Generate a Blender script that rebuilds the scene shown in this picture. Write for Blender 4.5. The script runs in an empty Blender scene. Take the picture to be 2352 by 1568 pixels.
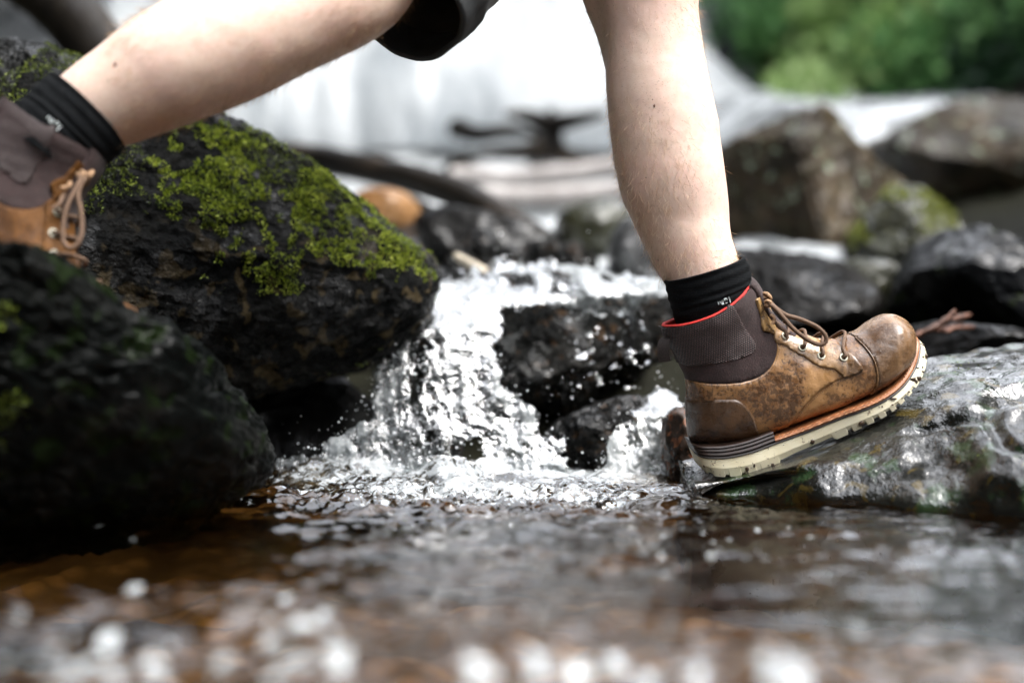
import bpy, bmesh, math, random
import numpy as np
from mathutils import Vector, Matrix
from mathutils.bvhtree import BVHTree

random.seed(7)
RNG = np.random.default_rng(7)
scene = bpy.context.scene
COL = scene.collection

# ------------------------------------------------------------------ camera
CAM_H = 0.18
FOC = 2352 * 50.0 / 36.0
cam = bpy.data.cameras.new('camera')
cam.lens = 50.0
cam.sensor_width = 36.0
cam.clip_start = 0.05
cam.clip_end = 400.0
cam.dof.use_dof = True
cam.dof.focus_distance = 1.70
cam.dof.aperture_fstop = 1.6
cam_o = bpy.data.objects.new('camera', cam)
cam_o.location = (0, 0, CAM_H)
cam_o.rotation_euler = (math.radians(90), 0, 0)
COL.objects.link(cam_o)
scene.camera = cam_o

# ------------------------------------------------------------------ sky, sun, exposure
SUN_EL, SUN_AZ = math.radians(57), math.radians(110)      # azimuth from +Y towards +X
world = bpy.data.worlds.new('World')
scene.world = world
world.use_nodes = True
wn, wl = world.node_tree.nodes, world.node_tree.links
wn.clear()
sky = wn.new('ShaderNodeTexSky'); sky.sky_type = 'NISHITA'; sky.sun_disc = False
sky.sun_elevation = SUN_EL; sky.sun_rotation = SUN_AZ
sky.air_density = 1.0; sky.dust_density = 3.0; sky.ozone_density = 1.0
hs = wn.new('ShaderNodeHueSaturation'); hs.inputs['Saturation'].default_value = 0.22
bg = wn.new('ShaderNodeBackground'); bg.inputs['Strength'].default_value = 0.15
wo = wn.new('ShaderNodeOutputWorld')
wl.new(sky.outputs[0], hs.inputs['Color']); wl.new(hs.outputs[0], bg.inputs['Color']); wl.new(bg.outputs[0], wo.inputs['Surface'])

sun = bpy.data.lights.new('sun', 'SUN')
sun.energy = 0.6; sun.angle = math.radians(30); sun.color = (1.0, 0.97, 0.92)
sun_o = bpy.data.objects.new('sun', sun)
sd = Vector((math.sin(SUN_AZ) * math.cos(SUN_EL), math.cos(SUN_AZ) * math.cos(SUN_EL), math.sin(SUN_EL)))
sun_o.rotation_euler = sd.to_track_quat('Z', 'Y').to_euler()
sun_o.location = (3, -2, 6)
COL.objects.link(sun_o)

scene.view_settings.view_transform = 'Standard'
scene.view_settings.look = 'None'
scene.view_settings.gamma = 1.0
scene.view_settings.use_curve_mapping = False
scene.view_settings.exposure = 2.8

cy = scene.cycles
cy.use_denoising = True
cy.max_bounces = 8; cy.diffuse_bounces = 3; cy.glossy_bounces = 4; cy.transmission_bounces = 6; cy.transparent_max_bounces = 16
cy.caustics_reflective = False; cy.caustics_refractive = False
cy.sample_clamp_indirect = 6.0

# ------------------------------------------------------------------ helpers
def W(px, py, Y):
    """a point of the place seen at photo pixel (2352 wide) at the distance Y"""
    return Vector(((px - 1176) / FOC * Y, Y, CAM_H + (784 - py) / FOC * Y))

def Wn(px, py, Y):
    px = np.asarray(px, float); py = np.asarray(py, float); Y = np.asarray(Y, float) + 0 * px
    return np.stack([(px - 1176) / FOC * Y, Y, CAM_H + (784 - py) / FOC * Y], -1)

def _h(ix, iy, iz, s):
    h = (ix * 374761393 + iy * 668265263 + iz * 1440662683 + s * 974711) & 0xffffffff
    h = ((h ^ (h >> 13)) * 1274126177) & 0xffffffff
    h = ((h ^ (h >> 15)) * 2246822519) & 0xffffffff
    return ((h ^ (h >> 16)) & 0xffffff) / 8388607.5 - 1.0

def vnoise(p, seed=0):
    p = np.asarray(p, float)
    i = np.floor(p).astype(np.int64); f = p - i
    u = f * f * f * (f * (f * 6 - 15) + 10)
    x, y, z = i[..., 0], i[..., 1], i[..., 2]
    ux, uy, uz = u[..., 0], u[..., 1], u[..., 2]
    def c(a, b, d): return _h(x + a, y + b, z + d, seed)
    x00 = c(0, 0, 0) * (1 - ux) + c(1, 0, 0) * ux
    x10 = c(0, 1, 0) * (1 - ux) + c(1, 1, 0) * ux
    x01 = c(0, 0, 1) * (1 - ux) + c(1, 0, 1) * ux
    x11 = c(0, 1, 1) * (1 - ux) + c(1, 1, 1) * ux
    a = x00 * (1 - uy) + x10 * uy
    b = x01 * (1 - uy) + x11 * uy
    return a * (1 - uz) + b * uz

def fbm(p, scale, octv=4, seed=0, gain=0.5):
    p = np.asarray(p, float) * scale
    o, a, t = 0, 1.0, 0
    for k in range(octv):
        o = o + a * vnoise(p + 17.3 * k, seed + k); t += a
        p = p * 2.03; a *= gain
    return o / t

def ridged(p, scale, octv=3, seed=0):
    p = np.asarray(p, float) * scale
    o, a, t = 0, 1.0, 0
    for k in range(octv):
        o = o + a * (1 - np.abs(vnoise(p + 9.1 * k, seed + k))); t += a
        p = p * 2.1; a *= 0.5
    return o / t

def smooth(a, b, x):
    t = np.clip((np.asarray(x, float) - a) / (b - a), 0, 1)
    return t * t * (3 - 2 * t)

def inpoly(x, y, poly):
    x = np.asarray(x, float); y = np.asarray(y, float)
    ins = np.zeros(x.shape, bool)
    n = len(poly)
    for k in range(n):
        x1, y1 = poly[k]; x2, y2 = poly[(k + 1) % n]
        if y1 == y2: continue
        c = ((y1 > y) != (y2 > y)) & (x < (x2 - x1) * (y - y1) / (y2 - y1) + x1)
        ins ^= c
    return ins

def catmull(pts, n):
    P = np.asarray(pts, float)
    m = len(P)
    t = np.linspace(0, m - 1, n)
    i = np.clip(np.floor(t).astype(int), 0, m - 2); f = (t - i)[:, None]
    p0 = P[np.clip(i - 1, 0, m - 1)]; p1 = P[i]; p2 = P[i + 1]; p3 = P[np.clip(i + 2, 0, m - 1)]
    return 0.5 * ((2 * p1) + (-p0 + p2) * f + (2 * p0 - 5 * p1 + 4 * p2 - p3) * f * f + (-p0 + 3 * p1 - 3 * p2 + p3) * f ** 3)

def make_mesh(name, V, F, mat=None, smooth_shade=True, attrs=None):
    """V (n,3) array, F list / (m,k) array of faces"""
    me = bpy.data.meshes.new(name)
    V = np.asarray(V, np.float32)
    if isinstance(F, np.ndarray):
        m, k = F.shape
        me.vertices.add(len(V)); me.vertices.foreach_set('co', V.ravel())
        me.loops.add(m * k); me.loops.foreach_set('vertex_index', F.astype(np.int32).ravel())
        me.polygons.add(m)
        me.polygons.foreach_set('loop_start', np.arange(0, m * k, k, dtype=np.int32))
        me.polygons.foreach_set('loop_total', np.full(m, k, np.int32))
        me.update(calc_edges=True); me.validate()
    else:
        me.from_pydata(V.tolist(), [], F); me.update()
    if smooth_shade:
        me.polygons.foreach_set('use_smooth', np.ones(len(me.polygons), bool))
    if attrs:
        for an, av in attrs.items():
            a = me.attributes.new(an, 'FLOAT', 'POINT')
            a.data.foreach_set('value', np.asarray(av, np.float32).ravel())
    if mat: me.materials.append(mat)
    return me

def link(name, me, parent=None, loc=None):
    o = bpy.data.objects.new(name, me)
    COL.objects.link(o)
    if loc is not None: o.location = loc
    if parent is not None: o.parent = parent
    return o

def thing(o, label, cat, group=None, kind=None):
    o['label'] = label; o['category'] = cat
    if group: o['group'] = group
    if kind: o['kind'] = kind
    return o

def empty(name, loc):
    o = bpy.data.objects.new(name, None); COL.objects.link(o); o.location = loc
    o.empty_display_size = 0.05
    return o

def grid_faces(nr, nc, wrap=False):
    r, c = np.meshgrid(np.arange(nr - 1), np.arange(nc if wrap else nc - 1), indexing='ij')
    a = r * nc + c; b = r * nc + (c + 1) % nc
    return np.stack([a, b, b + nc, a + nc], -1).reshape(-1, 4)

def tube_arrays(path, rad, seg=10, flat=None, caps=True, up=(0, 1, 0)):
    """swept tube; rad per point; flat = (ry factor)"""
    P = np.asarray(path, float); n = len(P)
    R = np.broadcast_to(np.asarray(rad, float), (n,))
    T = np.gradient(P, axis=0); T /= np.linalg.norm(T, axis=1)[:, None] + 1e-12
    upv = np.asarray(up, float)
    A = upv - (T @ upv)[:, None] * T
    bad = np.linalg.norm(A, axis=1) < 1e-3
    A[bad] = np.cross(T[bad], [1, 0, 0.3])
    A /= np.linalg.norm(A, axis=1)[:, None]
    B = np.cross(T, A)
    th = np.linspace(0, 2 * np.pi, seg, endpoint=False)
    fy = 1.0 if flat is None else flat
    V = P[:, None] + R[:, None, None] * (np.cos(th)[None, :, None] * A[:, None] * fy + np.sin(th)[None, :, None] * B[:, None])
    V = V.reshape(-1, 3)
    F = grid_faces(n, seg, True).tolist()
    if caps:
        F.append(list(range(seg))); F.append(list(range((n - 1) * seg, n * seg))[::-1])
    return V, F

class MB:
    def __init__(self): self.V = []; self.F = []; self.n = 0
    def add(self, V, F):
        V = np.asarray(V, float); self.V.append(V)
        for f in (F.tolist() if isinstance(F, np.ndarray) else F): self.F.append([i + self.n for i in f])
        self.n += len(V)
    def tube(self, *a, **k): self.add(*tube_arrays(*a, **k))
    def mesh(self, name, mat, **k): return make_mesh(name, np.concatenate(self.V), self.F, mat, **k)

# ------------------------------------------------------------------ material helpers
def new_mat(name):
    m = bpy.data.materials.new(name); m.use_nodes = True
    nt = m.node_tree; nt.nodes.clear()
    out = nt.nodes.new('ShaderNodeOutputMaterial')
    return m, nt, out

class NT:
    def __init__(self, nt): self.nt = nt; self._co = None
    def n(self, t, **k):
        x = self.nt.nodes.new(t)
        for a, b in k.items():
            if a in x.inputs: self.set(x.inputs[a], b)
            else: setattr(x, a, b)
        return x
    def set(self, sock, v):
        if isinstance(v, bpy.types.NodeSocket): self.nt.links.new(v, sock)
        else: sock.default_value = v
    def co(self):
        if self._co is None: self._co = self.n('ShaderNodeTexCoord').outputs['Object']
        return self._co
    def mapping(self, scale, co=None):
        m = self.n('ShaderNodeMapping'); m.inputs['Scale'].default_value = scale
        self.set(m.inputs['Vector'], co or self.co()); return m.outputs[0]
    def noise(self, scale, detail=4, rough=0.55, co=None, dist=0.0):
        x = self.n('ShaderNodeTexNoise'); self.set(x.inputs['Vector'], co or self.co())
        x.inputs['Scale'].default_value = scale; x.inputs['Detail'].default_value = detail
        x.inputs['Roughness'].default_value = rough; x.inputs['Distortion'].default_value = dist
        return x.outputs[0]
    def voro(self, scale, co=None, feat='F1', rnd=1.0):
        x = self.n('ShaderNodeTexVoronoi'); x.feature = feat; self.set(x.inputs['Vector'], co or self.co())
        x.inputs['Scale'].default_value = scale; x.inputs['Randomness'].default_value = rnd
        return x.outputs['Distance']
    def ramp(self, fac, stops):
        r = self.n('ShaderNodeValToRGB'); self.set(r.inputs[0], fac)
        el = r.color_ramp.elements
        while len(el) < len(stops): el.new(0.5)
        for e, (p, c) in zip(el, stops):
            e.position = p; e.color = c if len(c) == 4 else (*c, 1)
        return r.outputs[0]
    def frange(self, fac, a, b, lo=0.0, hi=1.0):
        r = self.n('ShaderNodeMapRange'); r.interpolation_type = 'SMOOTHSTEP'
        self.set(r.inputs[0], fac); r.inputs[1].default_value = a; r.inputs[2].default_value = b
        r.inputs[3].default_value = lo; r.inputs[4].default_value = hi
        return r.outputs[0]
    def math(self, op, a, b=0.0):
        m = self.n('ShaderNodeMath'); m.operation = op; self.set(m.inputs[0], a); self.set(m.inputs[1], b); return m.outputs[0]
    def mix(self, fac, a, b):
        m = self.n('ShaderNodeMix'); m.data_type = 'RGBA'
        self.set(m.inputs['Factor'], fac)
        for s, v in ((6, a), (7, b)):
            self.set(m.inputs[s], v if isinstance(v, bpy.types.NodeSocket) else (*v, 1) if len(v) == 3 else v)
        return m.outputs[2]
    def bump(self, h, strength=0.3, dist=0.01, normal=None):
        b = self.n('ShaderNodeBump'); b.inputs['Strength'].default_value = strength; b.inputs['Distance'].default_value = dist
        self.set(b.inputs['Height'], h)
        if normal is not None: self.set(b.inputs['Normal'], normal)
        return b.outputs[0]
    def attr(self, name):
        a = self.n('ShaderNodeAttribute'); a.attribute_name = name; return a.outputs['Fac']
    def principled(self, out, base, rough=0.5, normal=None, **k):
        p = self.n('ShaderNodeBsdfPrincipled')
        self.set(p.inputs['Base Color'], base if isinstance(base, bpy.types.NodeSocket) else (*base, 1))
        self.set(p.inputs['Roughness'], rough)
        if normal is not None: self.set(p.inputs['Normal'], normal)
        for a, b in k.items(): self.set(p.inputs[a.replace('_', ' ')], b)
        if out is not None: self.nt.links.new(p.outputs[0], out.inputs['Surface'])
        return p

def rock_mat(name, dark, mid, light, big=6.0, lo=0.42, hi=0.62, patch=None, patch_amt=(0.55, 0.62), lichen=None, lichen_amt=(0.6, 0.66),
             rough=(0.15, 0.5), grain=140.0, bump=0.5, bump_d=0.004, spec=0.12, coat=0.35, wet_scale=12.0, wet_rng=(0.46, 0.62), patch_z=None, coat_r=0.07, coat_ior=1.5):
    m, nt, out = new_mat(name); N = NT(nt)
    n1 = N.noise(big, 6, 0.62, dist=0.4)
    n2 = N.noise(grain, 4, 0.6)
    base = N.ramp(n1, [(lo - 0.08, dark), (0.5 * (lo + hi), mid), (hi + 0.08, light)])
    base = N.mix(N.frange(n2, 0.3, 0.75), N.mix(0.55, base, dark), base)
    if patch is not None:
        v = N.noise(big * 4.5, 3, 0.45, dist=0.6)
        pf = N.frange(v, *patch_amt, 0, 0.85)
        if patch_z is not None:
            sz = N.n('ShaderNodeSeparateXYZ'); N.set(sz.inputs[0], N.co()); pf = N.math('MULTIPLY', pf, N.frange(sz.outputs[2], *patch_z))
        base = N.mix(pf, base, patch)
    if lichen is not None:
        v = N.noise(big * 2.2, 5, 0.6, dist=0.2, co=N.mapping((1.3, 0.9, 1.1)))
        base = N.mix(N.frange(v, *lichen_amt, 0, 0.9), base, lichen)
    wn_ = N.noise(wet_scale, 4, 0.6)
    r = N.frange(wn_, 0.4, 0.62, rough[0], rough[1])
    h = N.math('ADD', N.math('MULTIPLY', n2, 0.6), N.math('MULTIPLY', N.noise(grain * 0.28, 5, 0.65), 1.6))
    h = N.math('ADD', h, N.math('MULTIPLY', N.voro(grain * 0.45), 0.5))
    nb = N.bump(h, bump, bump_d)
    wet = N.math('MULTIPLY', N.frange(N.noise(wet_scale * 0.7, 5, 0.65, dist=0.5), *wet_rng), coat)
    p = N.principled(out, base, r, nb, Specular_IOR_Level=spec, Coat_Weight=wet, Coat_Roughness=coat_r, Coat_IOR=coat_ior)
    N.set(p.inputs['Coat Normal'], nb)
    return m

# rock kinds
M_MOSSROCK = rock_mat('wet_black_rock', (0.0025, 0.003, 0.003), (0.0065, 0.0065, 0.006), (0.022, 0.021, 0.018), big=7, patch=(0.058, 0.043, 0.021), patch_amt=(0.56, 0.61),
                      rough=(0.35, 0.65), grain=170, bump=1.0, bump_d=0.010, spec=0.05, coat=0.5, wet_scale=16, wet_rng=(0.50, 0.60), patch_z=(0.33, 0.22))
M_FORE = rock_mat('dark_foreground_rock', (0.0015, 0.002, 0.002), (0.0035, 0.004, 0.0035), (0.018, 0.018, 0.017), big=8, patch=(0.006, 0.011, 0.003), rough=(0.35, 0.7), grain=120, bump=0.7, spec=0.03, coat=0.14, wet_scale=8, wet_rng=(0.5, 0.6))
M_SLAB = rock_mat('wet_slab_rock', (0.004, 0.0045, 0.004), (0.012, 0.012, 0.010), (0.034, 0.034, 0.028), big=9, patch=(0.06, 0.043, 0.010), patch_amt=(0.58, 0.66),
                  lichen=(0.018, 0.038, 0.014), lichen_amt=(0.54, 0.64), rough=(0.3, 0.55), grain=75, bump=0.5, bump_d=0.008, spec=0.05, coat=1.0, wet_scale=10, wet_rng=(0.38, 0.47), coat_r=0.05, coat_ior=1.7)
M_CASC = rock_mat('splashed_black_rock', (0.003, 0.003, 0.003), (0.009, 0.009, 0.008), (0.04, 0.038, 0.034), big=14, patch=(0.05, 0.028, 0.014), patch_amt=(0.6, 0.66), rough=(0.2, 0.4), grain=85, bump=1.0, bump_d=0.016, spec=0.05, coat=0.9, wet_scale=30, wet_rng=(0.52, 0.58))
M_BROWN = rock_mat('brown_rock', (0.010, 0.008, 0.005), (0.050, 0.034, 0.019), (0.15, 0.11, 0.065), big=7, patch=(0.035, 0.032, 0.016), lichen=(0.20, 0.235, 0.17), lichen_amt=(0.6, 0.66),
                   rough=(0.4, 0.7), grain=60, bump=0.7, bump_d=0.01, spec=0.15, coat=0.3, wet_scale=6)
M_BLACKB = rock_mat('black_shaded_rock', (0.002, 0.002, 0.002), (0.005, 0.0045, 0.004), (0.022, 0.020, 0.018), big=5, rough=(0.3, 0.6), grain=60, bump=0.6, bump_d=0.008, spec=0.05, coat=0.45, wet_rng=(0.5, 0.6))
M_TANB = rock_mat('tan_rock', (0.13, 0.062, 0.022), (0.25, 0.135, 0.058), (0.38, 0.25, 0.135), big=4, rough=(0.3, 0.5), grain=40, bump=0.4)
M_OLIVE = rock_mat('olive_rock', (0.010, 0.010, 0.005), (0.038, 0.038, 0.018), (0.11, 0.11, 0.07), big=5, rough=(0.25, 0.5), grain=60, bump=0.7, bump_d=0.008, coat=0.9, wet_rng=(0.42, 0.52))
M_SHARP = rock_mat('grey_black_slate', (0.004, 0.0045, 0.005), (0.013, 0.0135, 0.0145), (0.04, 0.04, 0.042), big=6, patch=(0.02, 0.028, 0.006), patch_amt=(0.62, 0.7), rough=(0.3, 0.5), grain=70, bump=0.6, bump_d=0.006, spec=0.08, coat=0.6, wet_rng=(0.48, 0.58))

def simple_mat(name, col, rough=0.6, var=0.3, scale=60, bump=0.2, bump_d=0.001, detail=4, **k):
    m, nt, out = new_mat(name); N = NT(nt)
    n = N.noise(scale, detail, 0.6)
    c = np.array(col)
    base = N.ramp(n, [(0.3, tuple(c * (1 - var))), (0.7, tuple(np.minimum(c * (1 + var), 1)))])
    N.principled(out, base, rough, N.bump(n, bump, bump_d), **k)
    return m

# ------------------------------------------------------------------ rock builder
_ICO = {}
def ico(sub):
    if sub not in _ICO:
        bm = bmesh.new(); bmesh.ops.create_icosphere(bm, subdivisions=sub, radius=1.0)
        V = np.array([v.co[:] for v in bm.verts]); F = np.array([[v.index for v in f.verts] for f in bm.faces])
        bm.free(); _ICO[sub] = (V, F)
    return _ICO[sub]

def vert_normals(V, F):
    n = np.cross(V[F[:, 1]] - V[F[:, 0]], V[F[:, 2]] - V[F[:, 0]])
    N = np.zeros_like(V)
    for k in range(3): np.add.at(N, F[:, k], n)
    return N / (np.linalg.norm(N, axis=1)[:, None] + 1e-12)

def rock(name, poly, Y, df, db, mat, label, cat='boulder', sub=6, n=2.6, tx=0.0, tz=0.0, nplanes=8, planes=(), cut=0.72, amp=0.05, fine=0.004,
         seed=1, group=None, crack=0.015, chaikin=1, soft=0.93):
    """closed boulder whose outline seen from the front is poly (photo pixels at distance Y); df/db = depth towards / away from the viewer"""
    P = Wn([p[0] for p in poly], [p[1] for p in poly], Y)[:, [0, 2]]
    for _ in range(chaikin):
        Q = np.roll(P, -1, 0); P = np.stack([0.78 * P + 0.22 * Q, 0.22 * P + 0.78 * Q], 1).reshape(-1, 2)
    A = P; B = np.roll(P, -1, 0)
    cr = A[:, 0] * B[:, 1] - B[:, 0] * A[:, 1]; ar = cr.sum() / 2
    C = ((A + B) * cr[:, None]).sum(0) / (6 * ar)
    ths = np.linspace(-np.pi, np.pi, 721)
    dx, dz = np.cos(ths), np.sin(ths)
    a = A - C; b = B - A
    den = dx[:, None] * b[None, :, 1] - dz[:, None] * b[None, :, 0]
    den = np.where(np.abs(den) < 1e-12, 1e-12, den)
    t = (a[None, :, 0] * b[None, :, 1] - a[None, :, 1] * b[None, :, 0]) / den
    s = (a[None, :, 0] * dz[:, None] - a[None, :, 1] * dx[:, None]) / den
    t = np.where((s >= -1e-6) & (s <= 1 + 1e-6) & (t > 0), t, -1)
    Rth = t.max(1); Rth[0] = Rth[-1] = max(Rth[0], Rth[-1])
    D, F = ico(sub)
    rho = np.hypot(D[:, 0], D[:, 2])
    mm = (rho ** n + np.abs(D[:, 1]) ** n) ** (1 / n)
    th = np.arctan2(D[:, 2], D[:, 0])
    R = np.interp(th, ths, Rth)
    aa = rho / mm; bb = D[:, 1] / mm
    V = np.stack([aa * R * np.cos(th), np.where(bb > 0, db, df) * bb, aa * R * np.sin(th)], -1)
    r_ = np.random.default_rng(seed)
    cuts = list(planes)
    for _ in range(nplanes):
        nv = r_.normal(size=3); nv[1] = -abs(nv[1]) * 1.4 if r_.random() < 0.75 else abs(nv[1]) * 1.4
        nv /= np.linalg.norm(nv); cuts.append((nv, r_.uniform(cut, cut + 0.22)))
    size = math.sqrt(abs(ar))
    wob = fbm(V, 1.6 / size, 3, seed + 50)
    for nv, fr in cuts:
        nv = np.asarray(nv, float); nv = nv / np.linalg.norm(nv)
        sv = V @ nv; lim = fr * sv.max() + 0.03 * size * wob
        over = np.maximum(sv - lim, 0)
        V = V - over[:, None] * nv * soft
    Nn = vert_normals(V, F)
    if np.einsum('ij,ij->i', Nn, V).mean() < 0: Nn = -Nn; F = F[:, ::-1]
    q = V + seed * 3.7
    disp = amp * size * (0.6 * fbm(q, 3.0 / size, 5, seed) + 0.4 * (ridged(q, 4.0 / size, 4, seed + 9) - 0.6))
    disp -= crack * size * smooth(0.9, 1.0, ridged(q * [1, 1, 1.6], 2.3 / size, 1, seed + 23))
    disp += fine * (fbm(q, 60, 3, seed + 31) + 0.5 * fbm(q, 160, 2, seed + 37))
    V = V + Nn * disp[:, None]
    V[:, 1] += tx * V[:, 0] + tz * V[:, 2]
    V = V + np.array([C[0], Y, C[1]])
    base = np.array([C[0], Y, V[:, 2].min()])
    me = make_mesh(name, V - base, F, mat)
    o = link(name, me, loc=base)
    thing(o, label, cat, group)
    return o, V, F

def leafy(points, normals, size, rng, tilt=0.8, curl=0.25, aspect=0.55):
    """little folded leaves (2 triangles each) at points; returns V, F, tint"""
    n = len(points)
    d = normals + tilt * rng.normal(size=(n, 3)); d /= np.linalg.norm(d, axis=1)[:, None]
    r = rng.normal(size=(n, 3)); s = np.cross(d, r); s /= np.linalg.norm(s, axis=1)[:, None] + 1e-9
    u = np.cross(s, d)
    L = (size * rng.uniform(0.55, 1.35, n))[:, None]
    p0 = points; p2 = points + d * L
    mid = points + d * L * 0.5 + u * L * curl
    p1 = mid + s * L * aspect * 0.5; p3 = mid - s * L * aspect * 0.5
    V = np.stack([p0, p1, p2, p3], 1).reshape(-1, 3)
    b = np.arange(n)[:, None] * 4
    F = np.concatenate([b + [0, 1, 2], b + [0, 2, 3]], 1).reshape(-1, 3)
    return V, F, np.repeat(rng.random(n), 4)

def sample_surface(V, F, n, rng):
    a = V[F[:, 0]]; b = V[F[:, 1]]; c = V[F[:, 2]]
    cr = np.cross(b - a, c - a); ar = np.linalg.norm(cr, axis=1)
    k = rng.choice(len(F), n, p=ar / ar.sum())
    u = rng.random((n, 1)); v = rng.random((n, 1)); f = (u + v > 1); u = np.where(f, 1 - u, u); v = np.where(f, 1 - v, v)
    P = a[k] + u * (b[k] - a[k]) + v * (c[k] - a[k])
    return P, cr[k] / (ar[k][:, None] + 1e-12)

def leaf_mat(name, stops, rough=0.5, trans=0.25):
    m, nt, out = new_mat(name); N = NT(nt)
    base = N.ramp(N.attr('tint'), stops)
    p = N.principled(None, base, rough, Specular_IOR_Level=0.4)
    tr = N.n('ShaderNodeBsdfTranslucent'); N.set(tr.inputs[0], base)
    mx = N.n('ShaderNodeMixShader'); mx.inputs[0].default_value = trans
    nt.links.new(p.outputs[0], mx.inputs[1]); nt.links.new(tr.outputs[0], mx.inputs[2]); nt.links.new(mx.outputs[0], out.inputs[0])
    return m

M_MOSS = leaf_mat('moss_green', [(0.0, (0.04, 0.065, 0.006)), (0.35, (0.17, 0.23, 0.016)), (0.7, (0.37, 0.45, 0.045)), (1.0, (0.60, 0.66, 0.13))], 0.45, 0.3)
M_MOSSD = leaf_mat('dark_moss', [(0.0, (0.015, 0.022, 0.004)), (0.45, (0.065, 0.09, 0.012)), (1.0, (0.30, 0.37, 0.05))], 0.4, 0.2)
M_MOSSY = leaf_mat('yellow_moss', [(0.0, (0.08, 0.10, 0.012)), (1.0, (0.30, 0.33, 0.05))], 0.5, 0.25)

def moss_on(parent, V, F, n, size, mask, mat, seed, lift=0.0, tilt=0.8):
    rng = np.random.default_rng(seed)
    P, Nn = sample_surface(V, F, n, rng)
    k = mask(P, Nn, rng)
    P, Nn = P[k], Nn[k]
    if not len(P): return None
    lv, lf, t = leafy(P + Nn * lift, Nn, size, rng, tilt)
    t = np.clip(0.75 * t + 0.35 * np.repeat(fbm(P, 45, 2, seed), 4) + 0.12, 0, 1)
    base = np.array(parent.location)
    o = link('moss', make_mesh('moss', lv - base, lf, mat, False, {'tint': t}), parent)
    o['kind'] = 'stuff'
    return o

def pxy(P):
    return P[:, 0] / P[:, 1] * FOC + 1176, 784 - (P[:, 2] - CAM_H) / P[:, 1] * FOC

# ================================================================== SETTING
def bed_z(x, y):
    zc = np.interp(y, [-60, -20, -2, 1.5, 1.95, 2.35, 3.0, 4.0, 7.0, 9.0, 14, 60], [-0.9, -0.5, -0.17, -0.13, -0.10, 0.13, 0.25, 0.44, 0.90, 1.35, 1.5, 2.0])
    ax = np.abs(x)
    bank = 0.16 * smooth(0.9, 1.6, ax) + 0.32 * np.maximum(ax - 1.7, 0) + 0.75 * np.maximum(ax - 4.0, 0) - 0.6 * np.maximum(ax - 26, 0)
    bank = np.where(y < 0, bank * 1.0, bank)
    return zc + bank

def axis(core0, core1, step, lo, hi, grow=1.18):
    a = list(np.arange(core0, core1 + step * 0.5, step))
    s = step; v = a[-1]
    while v < hi: s = min(s * grow, 3.0); v += s; a.append(v)
    s = step; v = a[0]; b = []
    while v > lo: s = min(s * grow, 3.0); v -= s; b.append(v)
    return np.array(b[::-1] + a)

xs = axis(-1.2, 1.2, 0.02, -60, 60); ys = axis(0.5, 2.6, 0.02, -60, 60)
X, Yg = np.meshgrid(xs, ys)
Z = bed_z(X, Yg)
Pp = np.stack([X, Yg, 0 * X], -1)
Z = Z + 0.05 * fbm(Pp, 2.5, 4, 3) + 0.35 * smooth(2.5, 6, np.abs(X)) * fbm(Pp, 0.5, 4, 5) + 0.018 * fbm(Pp, 22, 3, 8)
m, nt, out = new_mat('stream_bed_gravel'); N = NT(nt)
nn = N.noise(5.0, 6, 0.65); pv = N.voro(24.0)
base = N.ramp(nn, [(0.3, (0.055, 0.034, 0.014)), (0.5, (0.20, 0.125, 0.052)), (0.72, (0.40, 0.26, 0.12))])
base = N.mix(N.frange(pv, 0.15, 0.6, 0, 0.6), base, (0.04, 0.028, 0.014))
gz = N.n('ShaderNodeSeparateXYZ'); N.set(gz.inputs[0], N.co())
base = N.mix(N.frange(gz.outputs[2], -0.09, -0.02), base, N.ramp(N.noise(3.0, 6, 0.65), [(0.35, (0.003, 0.003, 0.002)), (0.65, (0.011, 0.011, 0.006))]))
N.principled(out, base, 0.8, N.bump(pv, 0.6, 0.01), Specular_IOR_Level=0.08)
ground = link('ground', make_mesh('ground', np.stack([X, Yg, Z], -1).reshape(-1, 3), grid_faces(*X.shape), m))
ground['kind'] = 'structure'

# ---- the pool: a clear brown sheet with foam where the cascade lands, and painted sky glints
def water_mat(name, foam_attr=True, tint=(0.80, 0.66, 0.44), micro=0.25, gloss_rough=0.03):
    m, nt, out = new_mat(name); N = NT(nt)
    h = N.noise(60, 3, 0.55, co=N.mapping((0.55, 1.2, 1)))
    h2 = N.noise(220, 2, 0.5)
    nb = N.bump(N.math('ADD', h, N.math('MULTIPLY', h2, 0.25)), micro, 0.004)
    fr = N.n('ShaderNodeFresnel'); fr.inputs['IOR'].default_value = 1.9; N.set(fr.inputs['Normal'], nb)
    tr = N.n('ShaderNodeBsdfTransparent'); tr.inputs[0].default_value = (*tint, 1)
    gl = N.n('ShaderNodeBsdfGlossy'); gl.inputs['Roughness'].default_value = gloss_rough; N.set(gl.inputs['Normal'], nb)
    mx = N.n('ShaderNodeMixShader'); nt.links.new(fr.outputs[0], mx.inputs[0]); nt.links.new(tr.outputs[0], mx.inputs[1]); nt.links.new(gl.outputs[0], mx.inputs[2])
    fa = N.attr('foam')  # foam, and on the pool the painted sky glints too
    fn = N.noise(95, 5, 0.7, dist=0.6)
    ff = N.frange(N.math('ADD', fa, N.math('MULTIPLY', N.math('SUBTRACT', fn, 0.5), 1.5)), 0.42, 0.66)
    p = N.principled(None, (0.42, 0.445, 0.45), 0.12, N.bump(fn, 0.9, 0.006), Specular_IOR_Level=0.9, Coat_Weight=0.8)
    m2 = N.n('ShaderNodeMixShader'); nt.links.new(ff, m2.inputs[0]); nt.links.new(mx.outputs[0], m2.inputs[1]); nt.links.new(p.outputs[0], m2.inputs[2])
    nt.links.new(m2.outputs[0], out.inputs[0])
    return m

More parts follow.
